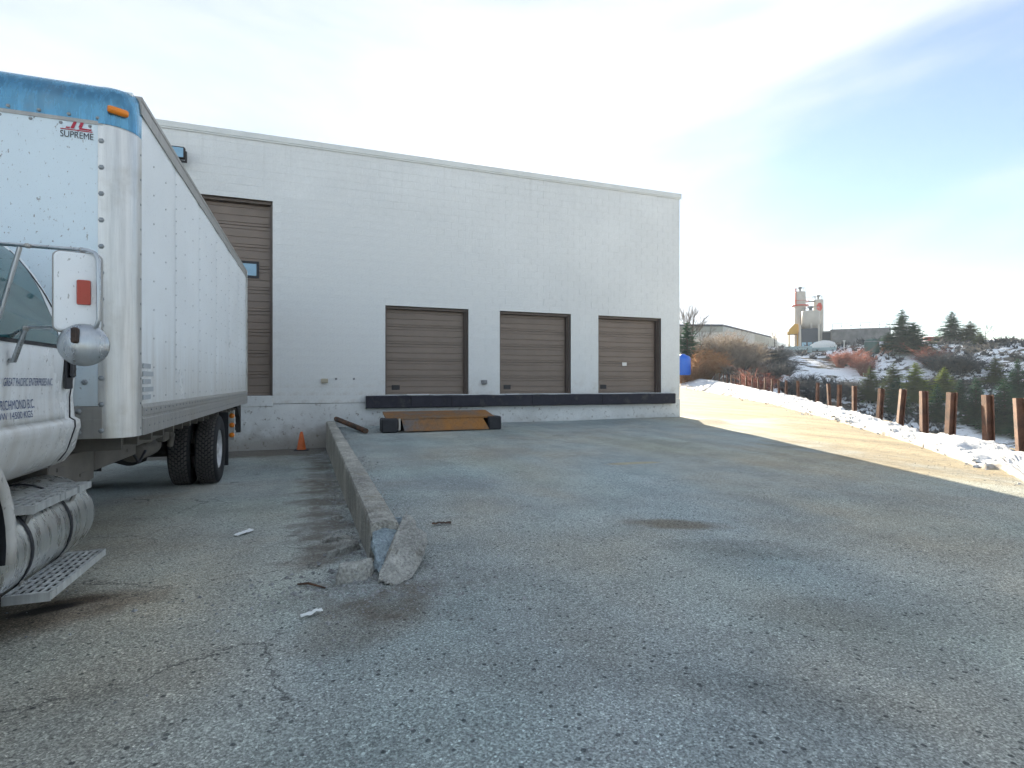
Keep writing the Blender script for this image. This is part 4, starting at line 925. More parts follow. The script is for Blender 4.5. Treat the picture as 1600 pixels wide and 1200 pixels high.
def scrap(u, v, L_, W_, rot, mat, name, label, cat):
    x, y = ground_pt(u, v, -1.34 if u < 500 else -1.28); z = yard_z(x, y); vs = []; n = 10; m_ = 5
    for i in range(n + 1):
        for j in range(m_):
            a, b = (i / n - .5) * L_, (j / (m_ - 1) - .5) * W_ * (1 - .4 * abs(i / n - .5)); vs.append((x + a * math.cos(rot) - b * math.sin(rot), y + a * math.sin(rot) + b * math.cos(rot), z + .012 + .022 * abs(nz(a * 22, b * 22, u)) + .01 * (j % 2)))
    fs = [(i*m_+j, i*m_+j+1, (i+1)*m_+j+1, (i+1)*m_+j) for i in range(n) for j in range(m_-1)]
    o = MB().add(vs, fs).build(name, M[mat], None, True, label=label, category=cat); md = o.modifiers.new('thickness', 'SOLIDIFY'); md.thickness = .003
scrap(381, 831, .19, .06, .9, 'paper', 'paper_scrap', 'crumpled strip of white paper on the lower asphalt', 'litter')
scrap(690, 821, .17, .035, -.1, 'pipe', 'rusty_scrap', 'flat rusty metal scrap on the upper asphalt', 'litter')
scrap(487, 979, .12, .03, .4, 'paper', 'wood_splinter', 'pale splinter on the asphalt in front of the rubble', 'litter')
x, y = ground_pt(465, 919, -1.31); x2, y2 = ground_pt(508, 926, -1.31)
MB().tube([(x, y, -1.285), (lerp(x, x2, .4), lerp(y, y2, .4), -1.268), (x2, y2, -1.28)], [.006, .008, .005], 6).build('stick', M['pipe'], label='thin dark stick lying in front of the rubble', category='stick')
# gravel and grit strewn about
def gravel():
    mb = MB(); rnd = random.Random(3)
    def stone(x, y, z, r):
        q = [Vector((r * rnd.uniform(.6, 1.2), 0, 0)), Vector((0, r * rnd.uniform(.6, 1.2), 0)), Vector((-r * rnd.uniform(.6, 1.2), 0, 0)), Vector((0, -r * rnd.uniform(.6, 1.2), 0)), Vector((rnd.uniform(-.3, .3) * r, rnd.uniform(-.3, .3) * r, r * rnd.uniform(.4, .9)))]
        a = rnd.uniform(0, 6.3); ca, sa = math.cos(a), math.sin(a)
        mb.add([(x + p.x * ca - p.y * sa, y + p.x * sa + p.y * ca, z + p.z - .001) for p in q], [(0,1,4),(1,2,4),(2,3,4),(3,0,4)])
    for i in range(3600):
        y = rnd.uniform(3.2, 14.6); sd = rnd.random() < .45; t = (y - 4) / 10.8
        x = (lerp(.385, .29, t) - abs(rnd.gauss(0, .16))) if sd else (lerp(.56, .48, t) + abs(rnd.gauss(0, .13)))
        stone(x, y, low(y) if sd else up(x, y), rnd.choice((.006, .009, .012, .02)) * rnd.uniform(.7, 1.3))
    for i in range(1500):
        x, y = rnd.gauss(.30, .4), rnd.gauss(3.35, .3)
        if math.hypot(x, y) > 2.4: stone(x, y, low(min(y, 3.7)), rnd.choice((.005, .008, .012, .022)) * rnd.uniform(.6, 1.2))
    for i in range(5200):
        y = 1.6 + 9 * rnd.random() ** 1.6; x = rnd.uniform(-1.1 * y, 1.9 * y)
        if x > edge_x(y) - 1 or (.2 < x < .7 and y > 3.5): continue
        stone(x, y, yard_z(x, y), rnd.choice((.003, .004, .005, .008)) * rnd.uniform(.7, 1.4))
    for i in range(1100):
        y = rnd.uniform(4, 24); x = edge_x(y) - abs(rnd.gauss(2.6, 1.0)); stone(x, y, yard_z(x, y), rnd.uniform(.006, .016))
    mb.build('gravel', M['grit'], label='loose grit and gravel strewn over the asphalt', kind='stuff')
gravel()

# ------------------------------------------------------------------ things in the yard
def cone():
    dx, dy = ray(471); d = 14.35 / dy; x, y = dx * d, 14.35; z = low(y)
    r = empty('traffic_cone', (x, y, z), 'small orange traffic cone standing against the white wall', 'cone')
    MB().lathe([(.115, .025), (.105, .05), (.045, .40), (.028, .455), (.026, .46), (.018, .455)], 20).build('cone_body', M['orange'], r)
    MB().cbox((-.17, -.17, 0), (.17, .17, .026), .012).build('base', M['rubber'], r)
cone()
def dock_plate():
    y0 = 12.75; a = P(598, 0, 1); 
    def X(u, y): dx, dy = ray(u); return dx / dy * y
    yb = 13.35; xl, xr = X(593, yb), X(775, yb); z = up(2.5, yb) - .01
    r = empty('dock_plate', ((xl + xr) / 2, yb, z), 'rusty steel dock plate with black rubber ends lying below the first dock door', 'dock plate')
    W = (xr - xl) / 2
    MB().prism([(-.34, .30), (.42, .42), (.42, .46), (-.34, .345)], -W + .12, W - .16, 'x').build('deck', M['plate'], r)
    # lip hanging to the ground in front
    vs = []; n = 14
    for i in range(n + 1):
        t = i / n; x = lerp(-W + .50, W - .36, t)
        xt = lerp(-W + .48, W - .46, t); xb2 = lerp(-W + .52, W - .34, t)
        vs += [(xt, -.345, .30 + .006 * nz(x, 1, 1, 4)), (xb2, -.50, .03 + .012 * nz(x, 2, 5, 3)), (xb2, -.47, .03), (xt, -.32, .29)]
    fs = [(i*4+j, i*4+(j+1)%4, (i+1)*4+(j+1)%4, (i+1)*4+j) for i in range(n) for j in range(4)] + [(0, 1, 2, 3), tuple(range(n*4, n*4+4))]
    MB().add(vs, fs).build('lip', M['plate'], r, True)
    MB().tube([(-W + .47, -.335, .32), (W - .44, -.335, .32)], .02, 8).build('hinge', M['plate'], r)
    for x0, x1 in ((-W, -W + .38), (W - .34, W)):
        b_ = MB().cbox((x0, -.45, .0), (x1, -.02, .34), .03); MB.build(b_, 'rubber_buffer', M['rubber'], r)
    MB().box((-W + .40, -.40, .05), (-W + .445, -.37, .33)).build('strap', M['silo'], r)
    MB().cbox((-W + .2, -.015, .0), (W - .2, .40, .28), .02).build('pit_frame', M['dark'], r)
dock_plate()
a_, b_ = P(525, 661, 14.1 * 1.0), P(572, 681, 12.6)
MB().tube([Vector((a_.x, a_.y, -.955)), Vector((b_.x, b_.y, up(b_.x, b_.y) + .05))], .062, 12).build('rusty_pipe', M['pipe'], label='short rusty pipe leaning on the far end of the retaining wall', category='pipe')
# posts
def hpost():
    w_, t, dpt = .07, .02, .072
    poly = [(-w_, -dpt), (-w_ + t, -dpt), (-w_ + t, -t/2), (w_ - t, -t/2), (w_ - t, -dpt), (w_, -dpt), (w_, dpt), (w_ - t, dpt), (w_ - t, t/2), (-w_ + t, t/2), (-w_ + t, dpt), (-w_, dpt)]
    return MB().prism(poly, -1.1, 1, 'z').mesh('steel_post', M['post'])
POSTM = hpost()
ordn = ['first', 'second', 'third', 'fourth', 'fifth', 'sixth', 'seventh', 'eighth', 'ninth', 'tenth', 'eleventh', 'twelfth', 'thirteenth', 'fourteenth', 'fifteenth', 'sixteenth', 'seventeenth', 'eighteenth', 'nineteenth', 'twentieth', 'twenty-first', 'twenty-second', 'twenty-third', 'twenty-fourth', 'twenty-fifth', 'twenty-sixth', 'twenty-seventh']
for i, (u, vt, vb, d) in enumerate(POSTS):
    a, b = P(u, vt, d), P(u, vb, d); h = a.z - b.z
    lab = ('rust brown steel post, %s in the row counted from the right frame edge' % ordn[i]) if i < 12 else 'small distant rust brown post, %s in the row counted from the right frame edge' % ordn[i]
    o = link('steel_post', POSTM, None, lab, 'post', 'rusty posts along the snow bank'); o.location = b
    o.scale = (1, 1, h); ang = math.atan2(b.x, b.y); o.rotation_euler = (R(random.uniform(-3, 3)), R(random.uniform(-3, 3)) + (R(3) if i in (4, 5) else 0), -ang + R(26 + random.uniform(-8, 8)))

# ------------------------------------------------------------------ vegetation
def conifer_mesh(seed, h, rad, needle, dens=1.0):
    rnd = random.Random(seed); tr = MB().tube([(0, 0, -.6), (.02 * h * rnd.uniform(-1, 1), 0, h * .5), (0, 0, h * .98)], [h * .02, h * .012, h * .002], 6)
    mb = MB(); z = h * .06
    while z < h * .985:
        t = z / h; L_ = 1.25 * rad * (1 - t) ** .8 * (.55 + .45 * min(1, t / .12)) + .12
        nb = int((10 + 7 * (1 - t)) * dens)
        for k in range(nb):
            a = rnd.uniform(0, 2 * math.pi); l = L_ * rnd.uniform(.6, 1.18); dip = rnd.uniform(-.28, .12) - .12 * (1 - t) + .25 * t
            ca, sa = math.cos(a), math.sin(a); b0 = Vector((0, 0, z + rnd.uniform(-.03, .03) * h))
            tip = b0 + Vector((ca * l, sa * l, l * dip)); up_ = Vector((0, 0, 1)); side = Vector((-sa, ca, 0))
            nsp = max(4, int(l / (h * .02)))
            for s_ in range(nsp):
                f = (s_ + .6) / nsp; p = b0.lerp(tip, f); wd = l * .42 * (1 - f * .75) * rnd.uniform(.6, 1.2)
                for sg in (-1, 1):
                    q = p + side * sg * wd + (tip - b0).normalized() * wd * .55 + up_ * rnd.uniform(-.35, .1) * wd
                    t_ = (tip - b0).normalized() * h * .02
                    mb.add([p - t_, p + t_, q + up_ * rnd.uniform(-.05, .05)], [(0, 1, 2)])
            mb.add([tip - side * h * .006, tip + side * h * .006, tip + Vector((ca, sa, .1)) * h * .02], [(0, 1, 2)])
        z += h * .028 * rnd.uniform(.7, 1.25)
    return tr.mesh('trunk', M['bark']), mb.mesh('crown', needle)
CON = {('dark', 1): conifer_mesh(1, 10, 2.9, M['needle']), ('dark', 2): conifer_mesh(2, 10, 3.4, M['needle']), ('olive', 1): conifer_mesh(3, 10, 3.6, M['needle3']), ('pale', 1): conifer_mesh(4, 10, 3.7, M['needle2'], 1.2)}
def place(u, v, d): 
    p = P(u, v, d); return p
def stand(u, d, sink=.3):
    dx, dy = ray(u); x, y = dx * d, dy * d; return Vector((x, y, terr_z(x, y) - sink))
def conifer(u, vt, vb, key, label, d=None, wide=1.12, group='conifers on the ravine side'):
    # find the depth at which the hillside is seen at vb
    if d is None:
        best = None; dd = 55.0
        while dd < 220:
            g = stand(u, dd, 0); e = abs(HZ - g.z / dd * F - vb)
            if best is None or e < best[0]: best = (e, dd)
            dd += 1.5
        d = best[1]
    g = stand(u, d); h = (HZ - vt) / F * d - g.z
    r = empty('conifer', g, label, 'tree', group, random.uniform(0, 6)); r.scale = (h / 10 * wide, h / 10 * wide, h / 10)
    tm, cm = CON[key]; link('trunk', tm, r); link('crown', cm, r)
conifer(1409, 484, 575, ('dark', 1), 'tall dark conifer with two tops beside the concrete wall', 124, 1.5)
conifer(1428, 503, 570, ('dark', 2), 'broad dark conifer overlapping the tall conifer on its right side', 121, 1.7)
conifer(1389, 520, 570, ('olive', 1), 'olive conifer at the corner of the concrete wall', 126, 1.6)
conifer(1487, 486, 550, ('dark', 1), 'open dark conifer standing against the sky by the red container', 130, 1.5)
conifer(1516, 501, 560, ('olive', 1), 'grey green conifer just right of the open dark conifer', 126, 1.6)
conifer(1532, 520, 580, ('olive', 1), 'low olive conifer at the edge of the upper snow field', 120, 1.7)
conifer(1430, 567, 626, ('pale', 1), 'bright yellow green young conifer on the snowy slope')
conifer(1475, 574, 622, ('pale', 1), 'smaller yellowish conifer right of the bright one')
conifer(1396, 566, 616, ('olive', 1), 'thin brownish conifer left of the bright yellow green one')
conifer(1525, 590, 660, ('dark', 1), 'dark conifer behind the posts in the middle of the slope')
conifer(1568, 592, 672, ('dark', 2), 'large dark conifer behind the last two posts')
conifer(1400, 590, 645, ('dark', 2), 'dark conifer low in the ravine behind the fifth post')
conifer(1465, 600, 660, ('dark', 1), 'narrow dark conifer low behind the third and fourth posts')
conifer(1500, 592, 640, ('dark', 1), 'mid green conifer between the smaller yellowish one and the posts')
conifer(1590, 560, 625, ('dark', 1), 'dark conifer at the right frame edge above the shrub')
conifer(1360, 572, 625, ('olive', 1), 'olive conifer on the slope behind the sixth and seventh posts')
conifer(1073, 503, 596, ('dark', 1), 'slim dark spruce close to the warehouse corner', 92)
conifer(1555, 556, 600, ('olive', 1), 'small olive conifer under the upper snow field')
def shrub_mesh(seed, h, rad, mat, n=60, wd=.05, fork=5, droop=.2):
    rnd = random.Random(seed); mb = MB()
    def strip(a, b, w0, w1):
        dr = (b - a); s_ = dr.cross(Vector((rnd.uniform(-1, 1), rnd.uniform(-1, 1), .3))).normalized()
        mb.add([a - s_ * w0, a + s_ * w0, b + s_ * w1, b - s_ * w1], [(0, 1, 2, 3)])
    for k in range(n):
        a = rnd.uniform(0, 6.28); r0 = rad * .3 * rnd.random(); b0 = Vector((r0 * math.cos(a), r0 * math.sin(a), -.3))
        a += rnd.gauss(0, .6); r1 = rad * rnd.uniform(.2, .8); b1 = Vector((r1 * math.cos(a), r1 * math.sin(a), h * rnd.uniform(.35, .75)))
        strip(b0, b1, wd, wd * .6)
        for f in range(fork):
            t = rnd.uniform(.3, 1); p = b0.lerp(b1, t); q = p + Vector((rnd.gauss(math.cos(a) * .5, .6) * rad * .4, rnd.gauss(math.sin(a) * .5, .6) * rad * .4, h * rnd.uniform(.05, .35)))
            strip(p, q, wd * .6, wd * .25)
            for g in range(3):
                t2 = rnd.uniform(.3, 1); p2 = p.lerp(q, t2); strip(p2, p2 + Vector((rnd.gauss(0, .25) * rad, rnd.gauss(0, .25) * rad, h * rnd.uniform(-.02, .17))), wd * .35, wd * .12)
    return mb.mesh('branches', mat)
SH = {'grey': [shrub_mesh(i, 5, 3.0, M['twig'], 60, .055) for i in (1, 2)], 'orange': [shrub_mesh(i, 4, 2.6, M['twig2'], 70, .06) for i in (3, 4)], 'dark': [shrub_mesh(i, 4.5, 3.2, M['twig3'], 80, .07) for i in (5, 6, 7)], 'red': [shrub_mesh(8, 4, 2.4, M['twig4'], 60, .05)]}
def shrub(u, d, vt, kind, label, wide=1.0, name='bare_shrub', group='bare shrubs beyond the posts', cat='shrub'):
    g = stand(u, d); h = max((HZ - vt) / F * d - g.z, 1.2); me = random.choice(SH[kind]); h0 = {'grey': 5, 'orange': 4, 'dark': 4.5, 'red': 4}[kind]
    o = link(name, me, None, label, cat, group); o.location = g; h = min(h, 3.6) if kind == 'dark' and d < 106 else h; k = h / h0; o.scale = (k * wide, k * wide, k); o.rotation_euler = (0, 0, random.uniform(0, 6))
for u, d, vt, kind, wd, lab in (
    (1088, 91, 545, 'orange', .8, 'orange leaved shrub next to the blue tank'), (1103, 89, 541, 'orange', .9, 'tall orange brown shrub above the distant posts'), (1092, 86, 562, 'orange', 1.2, 'low orange shrub behind the smallest posts'),
    (1080, 84, 552, 'orange', 1.0, 'rust coloured shrub touching the blue tank'), (1112, 84, 548, 'orange', 1.1, 'broad rust orange shrub above the small posts'), (1124, 80, 556, 'orange', 1.0, 'low tawny shrub left of the grey shrubs'),
    (1136, 96, 512, 'grey', .9, 'pale brown bare thicket standing highest before the far warehouse corner'), (1152, 94, 520, 'grey', .9, 'pale brown thicket below the far warehouse eave'), (1174, 92, 530, 'grey', 1.0, 'pale brown thicket beside the darker end of the far warehouse'), (1100, 96, 520, 'grey', .9, 'pale brown thicket above the orange shrubs'),
    (1116, 93, 530, 'grey', .8, 'pale grey bare shrub in front of the far warehouse corner'), (1124, 90, 514, 'grey', .9, 'tallest grey bare shrub before the far warehouse'), (1142, 88, 533, 'grey', .9, 'grey shrub under the warehouse wall, right of the tallest'),
    (1153, 84, 545, 'grey', 1.0, 'grey shrub lower beside the distant posts'), (1167, 86, 548, 'grey', 1.1, 'wide grey shrub under the seam of the far warehouse wall'), (1181, 84, 556, 'grey', 1.1, 'grey brown shrub in the gully head'),
    (1140, 77, 566, 'grey', 1.1, 'low tangled grey shrub right behind the distant posts'), (1160, 72, 574, 'grey', 1.2, 'straw grey tangle behind the middle posts'), (1186, 66, 572, 'red', 1.0, 'reddish twiggy shrub behind the middle posts'),
    (1200, 110, 540, 'dark', 1.0, 'dark round bush below the far warehouse end'), (1214, 108, 536, 'dark', 1.0, 'dark bush with russet top left of the silos'), (1228, 104, 545, 'dark', 1.1, 'dark bush right below the orange conveyor'),
    (1205, 90, 560, 'dark', 1.1, 'dark bush halfway down under the plant'), (1232, 88, 566, 'dark', 1.1, 'dark snow dusted bush below the concrete bins'), (1258, 96, 560, 'dark', 1.0, 'dark bush under the concrete bins'),
    (1278, 92, 564, 'dark', 1.1, 'blue black bush below the white mixer'), (1300, 98, 558, 'dark', 1.0, 'dark bush at the top of the snowy gully'), (1322, 100, 562, 'dark', 1.0, 'dark bush below the green tank'),
    (1298, 80, 590, 'dark', 1.1, 'dark bush low behind the ninth post'), (1345, 84, 592, 'dark', 1.1, 'dark bush low between two posts'), (1260, 76, 588, 'dark', 1.1, 'dark bush low in the ravine behind the tenth post'),
    (1335, 118, 541, 'red', 1.0, 'pink grey bare shrub beside the white pole'), (1312, 118, 543, 'red', .9, 'pink grey shrub beside the concrete bins'), (1350, 112, 548, 'red', .8, 'pinkish shrub before the green tank'),
    (1455, 112, 536, 'red', 1.2, 'purplish shrub under the red container'), (1475, 108, 545, 'dark', 1.3, 'dark thicket below the open conifer'), (1505, 106, 552, 'dark', 1.3, 'dark thicket below the grey green conifer'),
    (1450, 100, 562, 'dark', 1.0, 'small dark shrub between the bright conifer and the thicket'), 
    
    (1382, 70, 604, 'dark', 1.2, 'dark shrub on the slope behind the leaning posts'), (1555, 62, 640, 'dark', 1.2, 'dark shrub low under the large conifer'), (1598, 84, 590, 'dark', 1.2, 'dark shrub at the right picture edge')):
    shrub(u, d, vt, kind, lab, wd)
def bare_tree(u, d, vt, label, spread=.35, seed=1):
    g = stand(u, d); h = (HZ - vt) / F * d - g.z; rnd = random.Random(seed); r = empty('bare_tree', g, label, 'tree', 'bare trees on the skyline'); tr = MB(); cr = MB()
    tr.tube([(0, 0, -.3), (.02 * h, 0, h * .4), (0, .02 * h, h * .62)], [h * .022, h * .015, h * .010], 6)
    def grow(p, dr, l, w_, lev):
        q = p + dr * l; (tr if lev == 0 else cr).tube([p, p.lerp(q, .5) + Vector((rnd.gauss(0, .04), rnd.gauss(0, .04), 0)) * l, q], [w_, w_ * .8, w_ * .55], 4, False)
        if lev < 3:
            for k in range(4):
                nd = (dr + Vector((rnd.gauss(0, spread), rnd.gauss(0, spread), rnd.uniform(0, .25)))).normalized(); grow(p.lerp(q, rnd.uniform(.5, 1)), nd, l * rnd.uniform(.5, .75), w_ * .5, lev + 1)
    for k in range(5): grow(Vector((0, 0, h * rnd.uniform(.3, .6))), Vector((rnd.gauss(0, spread * 1.3), rnd.gauss(0, spread * 1.3), 1)).normalized(), h * .26, h * .008, 0)
    tr.build('trunk', M['bark'], r); cr.build('crown', M['twig'], r)
bare_tree(1082, 96, 474, 'thin bare tree against the sky at the warehouse corner', .3, 1)
bare_tree(1070, 94, 488, 'low forked bare tree half hidden by the warehouse corner', .35, 2)
bare_tree(1210, 150, 512, 'faint bare tree beside the white steam', .5, 3)
bare_tree(1560, 128, 522, 'rounded bare tree at the far right skyline', .6, 4)
bare_tree(1540, 130, 505, 'hazy bare tree behind the conifers at the right', .5, 5)
bare_tree(1580, 134, 530, 'small bare tree rightmost on the skyline', .6, 6)
def brush():
    rnd = random.Random(11); mb = MB(); n = 0
    while n < 3400:
        u = rnd.uniform(1090, 1680); d = rnd.uniform(34, 150); dx, dy = ray(u); x, y = dx * d, dy * d
        if x - edge_x(y) < 1.2 or nz(x, y, 4, .06) + .4 * nz(x, y, 8, .25) < -.04: continue
        z = terr_z(x, y); s_ = rnd.uniform(.5, 1.5) * (1 if d > 60 else .6); n += 1
        for k in range(9):
            a = rnd.uniform(0, 6.28); l = s_ * rnd.uniform(.5, 1.1); tip = Vector((x + math.cos(a) * l * .8, y + math.sin(a) * l * .8, z + l * rnd.uniform(.4, 1.1))); w_ = s_ * .055
            mb.add([(x - math.sin(a) * w_ + rnd.gauss(0, .2) * s_, y + math.cos(a) * w_ + rnd.gauss(0, .2) * s_, z - .05), (x + math.sin(a) * w_, y - math.cos(a) * w_, z - .05), tip], [(0, 1, 2)])
    mb.build('undergrowth', M['twig3'], label='dark undergrowth covering the ravine slope', kind='stuff')
brush()

# ------------------------------------------------------------------ far buildings and the concrete plant
def far_warehouse():
    c = P(1130, 507, 132); l = P(1046, 507, 132); r = P(1214, 528, 172); zt = c.z; zb = c.z - 9.5
    bk = l + (r - c)
    rt = empty('metal_warehouse', (c.x, c.y, zb), 'long pale metal warehouse on the plateau left of the silos', 'building')
    q = [Vector((p.x - c.x, p.y - c.y, 0)) for p in (c, r, bk, l)]; H = zt - zb
    def wall(i, j, z0, z1, name, mat, off=0):
        a, b = q[i], q[j]; n = Vector((b.y - a.y, a.x - b.x, 0)).normalized() * off
        MB().add([a + n + Vector((0, 0, z0)), b + n + Vector((0, 0, z0)), b + n + Vector((0, 0, z1)), a + n + Vector((0, 0, z1))], [(0, 1, 2, 3)]).build(name, mat, rt, True)
    m1 = MB(); vs = [p + Vector((0, 0, z)) for z in (0, H - .3) for p in q]
    m1.add(vs, [(0,1,5,4),(1,2,6,5),(2,3,7,6),(3,0,4,7),(4,5,6,7)]); m1.build('wall', M['wallmetal'], rt, True)
    cen = sum(q, Vector()) / 4; o2 = [p + (p - cen).normalized() * .5 for p in q]
    vs = [p + Vector((0, 0, z)) for z in (H - .45, H) for p in o2]; MB().add(vs, [(0,1,5,4),(1,2,6,5),(2,3,7,6),(3,0,4,7),(4,5,6,7),(3,2,1,0)]).build('roof', M['silodark'], rt, True)
    a, b = q[0].lerp(q[3], .01), q[3]; n = Vector((0, 0, 0)) + (q[0] - q[1]).normalized() * .12
    vs = [a + n + Vector((0, 0, H - 1.9)), b + n + Vector((0, 0, H - 1.9)), b + n + Vector((0, 0, H - .5)), a + n + Vector((0, 0, H - .5))]
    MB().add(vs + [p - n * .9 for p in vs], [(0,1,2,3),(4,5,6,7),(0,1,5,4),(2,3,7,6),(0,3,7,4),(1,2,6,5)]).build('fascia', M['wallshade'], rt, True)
    a, b = q[0].lerp(q[1], .52), q[1]; n = (q[0] - q[3]).normalized() * .1
    vs = [a + n + Vector((0, 0, 0)), b + n, b + n + Vector((0, 0, H - .6)), a + n + Vector((0, 0, H - .6))]
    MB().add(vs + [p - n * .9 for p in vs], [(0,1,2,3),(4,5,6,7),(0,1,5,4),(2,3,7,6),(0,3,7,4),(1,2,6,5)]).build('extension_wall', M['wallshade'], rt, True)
far_warehouse()
def plant():
    d = 150.0; px = d / F
    def silo(u0, u1, vt, vb, name, label, dd=0, ring=None, cone_=None, logo=False):
        g = P((u0 + u1) / 2, vb, d + dd); r = (u1 - u0) / 2 * px; h = (vb - vt) * px; rt = empty(name, g, label, 'silo', 'silos of the concrete plant')
        z0 = h * .63 if cone_ else 0
        prof = [(r * .45, z0 - h * .10), (r, z0)] if cone_ else [(r, 0)]
        MB().lathe(prof + [(r, h * .985), (r * .96, h), (.01, h * 1.01)], 24).build('shell', M['silo'], rt, True)
        MB().lathe([(r * .18, h), (r * .18, h + 5 * px), (r * .34, h + 5.5 * px), (r * .34, h + 7.5 * px), (.01, h + 8 * px)], 12).build('filter_cap', M['grey'], rt)
        for k in range(8):
            a = k * math.pi / 4; p = Vector((r * .92 * math.cos(a), r * .92 * math.sin(a), h)); MB().tube([p, p + Vector((0, 0, 1.0))], .05, 4).build('rail_post', M['grey'], rt)
        MB().tube([(r * .92 * math.cos(k * math.pi / 8), r * .92 * math.sin(k * math.pi / 8), h + 1.0) for k in range(17)], .05, 4, False).build('guard_rail', M['grey'], rt)
        if ring:
            z = (vb - ring) * px; MB().lathe([(r * 1.01, z - .25), (r * 1.55, z - .25), (r * 1.55, z), (r * 1.01, z)], 24).build('walkway', M['silored'], rt, True)
            MB().tube([(r * 1.5 * math.cos(k * math.pi / 10), r * 1.5 * math.sin(k * math.pi / 10), z + 1.1) for k in range(21)], .06, 4, False).build('guard_rail', M['silored'], rt)
            MB().box((-r * 1.14, -.12, z), (-r * 1.06, .12, h + .8)).build('ladder', M['silored'], rt)
        if logo:
            a = math.atan2(-g.y, -g.x) + .25; zc = (vb - 479) * px; vs = []
            for i in range(9):
                for j in range(9):
                    aa = a + (i - 4) / 4 * .55; zz = zc + (j - 4) / 4 * 1.1; vs.append((r * 1.015 * math.cos(aa), r * 1.015 * math.sin(aa), zz))
            fs = [(i*9+j, (i+1)*9+j, (i+1)*9+j+1, i*9+j+1) for i in range(8) for j in range(8) if math.hypot(i - 3.5, j - 3.5) < 4.2]
            MB().add(vs, fs, True).build('emblem', M['silored'], rt, True)
        if cone_:
            for sx in (-1, 1):
                for sy in (-1, 1): MB().tube([(sx * r * .8, sy * r * .8, 0), (sx * r * .8, sy * r * .8, z0 + .5)], .25, 6).build('leg', M['silo'], rt)
    silo(1242, 1258, 456, 548, 'cement_silo', 'tallest silo of the concrete plant with a red ring walkway', 0, 477)
    silo(1271, 1286, 467, 548, 'cement_silo', 'shorter silo of the concrete plant with a round red emblem', 3, None, None, True)
    silo(1254, 1279, 488, 548, 'batch_hopper', 'squat silo on legs between the two tall ones', -4, None, True)
    def blk(u0, u1, vt, vb, dd, dep, name, label, cat, mat, rot=0, parts=()):
        g = P((u0 + u1) / 2, vb, d + dd); w_ = (u1 - u0) / 2 * (d + dd) / F; h = (vb - vt) * (d + dd) / F; a = math.atan2(g.x, g.y)
        rt = empty(name, g, label, cat, None, -a + rot); MB().cbox((-w_, 0, 0), (w_, dep, h), .06).build('body', M[mat], rt); return rt, w_, h
    rt, w_, h = blk(1252, 1278, 513, 548, -7, 5, 'batch_house', 'dark loading bay under the squat silo', 'building', 'silodark')
    for k in range(3): MB().box((-w_ + .4 + k * w_ * .62, -.04, .8), (-w_ + .4 + k * w_ * .62 + w_ * .45, -.01, h * .38)).build('window', M['pane'], rt)
    for x in (-w_, w_): MB().box((x - .25, -.3, 0), (x + .25, -.05, h + 1)).build('column', M['silo'], rt)
    rt, w_, h = blk(1231, 1246, 518, 522, -3, 3, 'conveyor_head', 'yellow orange conveyor housing left of the tallest silo', 'conveyor', 'siloorange')
    MB().prism([(-w_, 0), (w_, 0), (w_, 2.6), (w_ * .4, 2.8), (-w_ * .6, 1.4)], -.1, 2.4, 'y').build('hood', M['siloorange'], rt); MB().box((w_ - .3, .2, -5), (w_, .5, 0)).build('leg', M['siloorange'], rt); MB().box((-w_ + .3, .2, -5), (-w_ + .6, .5, 0)).build('leg', M['siloorange'], rt)
    rt, w_, h = blk(1255, 1273, 470, 472, 1.5, .8, 'catwalk', 'thin catwalk joining the two tall silos', 'walkway', 'grey'); MB().tube([(-w_, 0, 1.4), (w_, 0, 1.4)], .06, 4).build('guard_rail', M['grey'], rt)
    for k in range(5): MB().tube([(-w_ + k * w_ / 2, 0, .3), (-w_ + k * w_ / 2, 0, 1.4)], .05, 4).build('rail_post', M['grey'], rt)
    rt, w_, h = blk(1228, 1266, 541, 560, -14, 4, 'aggregate_bin', 'pale blue block bin at the foot of the tallest silo', 'bin', 'teal')
    for z in (h * .33, h * .66): MB().box((-w_ - .05, -.04, z - .06), (w_ + .05, -.01, z + .06)).build('joint', M['grey'], rt)
    rt, w_, h = blk(1266, 1304, 543, 566, -15, 4, 'aggregate_bin', 'pale blue block bin under the white mixer', 'bin', 'teal')
    for z in (h * .33, h * .66): MB().box((-w_ - .05, -.04, z - .06), (w_ + .05, -.01, z + .06)).build('joint', M['grey'], rt)
    g = P(1285, 545, d - 12); a = math.atan2(g.x, g.y); rt = empty('mixer_drum', g, 'white mixer drum behind the block bin', 'mixer', None, -a)
    MB().lathe([(.3, -2.9), (.9, -2.7), (1.5, -1.2), (1.65, .4), (1.3, 1.8), (.6, 2.9)], 20, Matrix.Translation((0, 0, .5)) @ Matrix.Rotation(R(82), 4, 'Y')).build('drum', M['white2'], rt); MB().cbox((1.4, -1.1, -1.8), (3.2, 1.1, .9), .1).build('cab', M['white2'], rt); MB().box((-2.6, -.9, -2), (1.4, .9, -1.2)).build('chassis', M['dark'], rt)
    rt, w_, h = blk(1305, 1384, 513, 552, -8, 14, 'concrete_building', 'stained grey flat roofed concrete building right of the silos', 'building', 'conc2', R(8))
    for k in range(7): MB().tube([(-w_ + .3 + k * (2 * w_ - .6) / 6, .2, h), (-w_ + .3 + k * (2 * w_ - .6) / 6, .2, h + 1.5)], .05, 4).build('rail_post', M['grey'], rt)
    MB().tube([(-w_ + .3, .2, h + 1.5), (w_ - .3, .2, h + 1.5)], .05, 4).build('guard_rail', M['grey'], rt); MB().tube([(-w_ + .3, .2, h + .8), (w_ - .3, .2, h + .8)], .04, 4).build('guard_rail', M['grey'], rt)
    for k in range(6): MB().box((-w_ + 1 + k * 2.1, -.08, h * .45), (-w_ + 1.5 + k * 2.1, -.04, h * .98)).build('stain_panel', M['conc2'], rt)
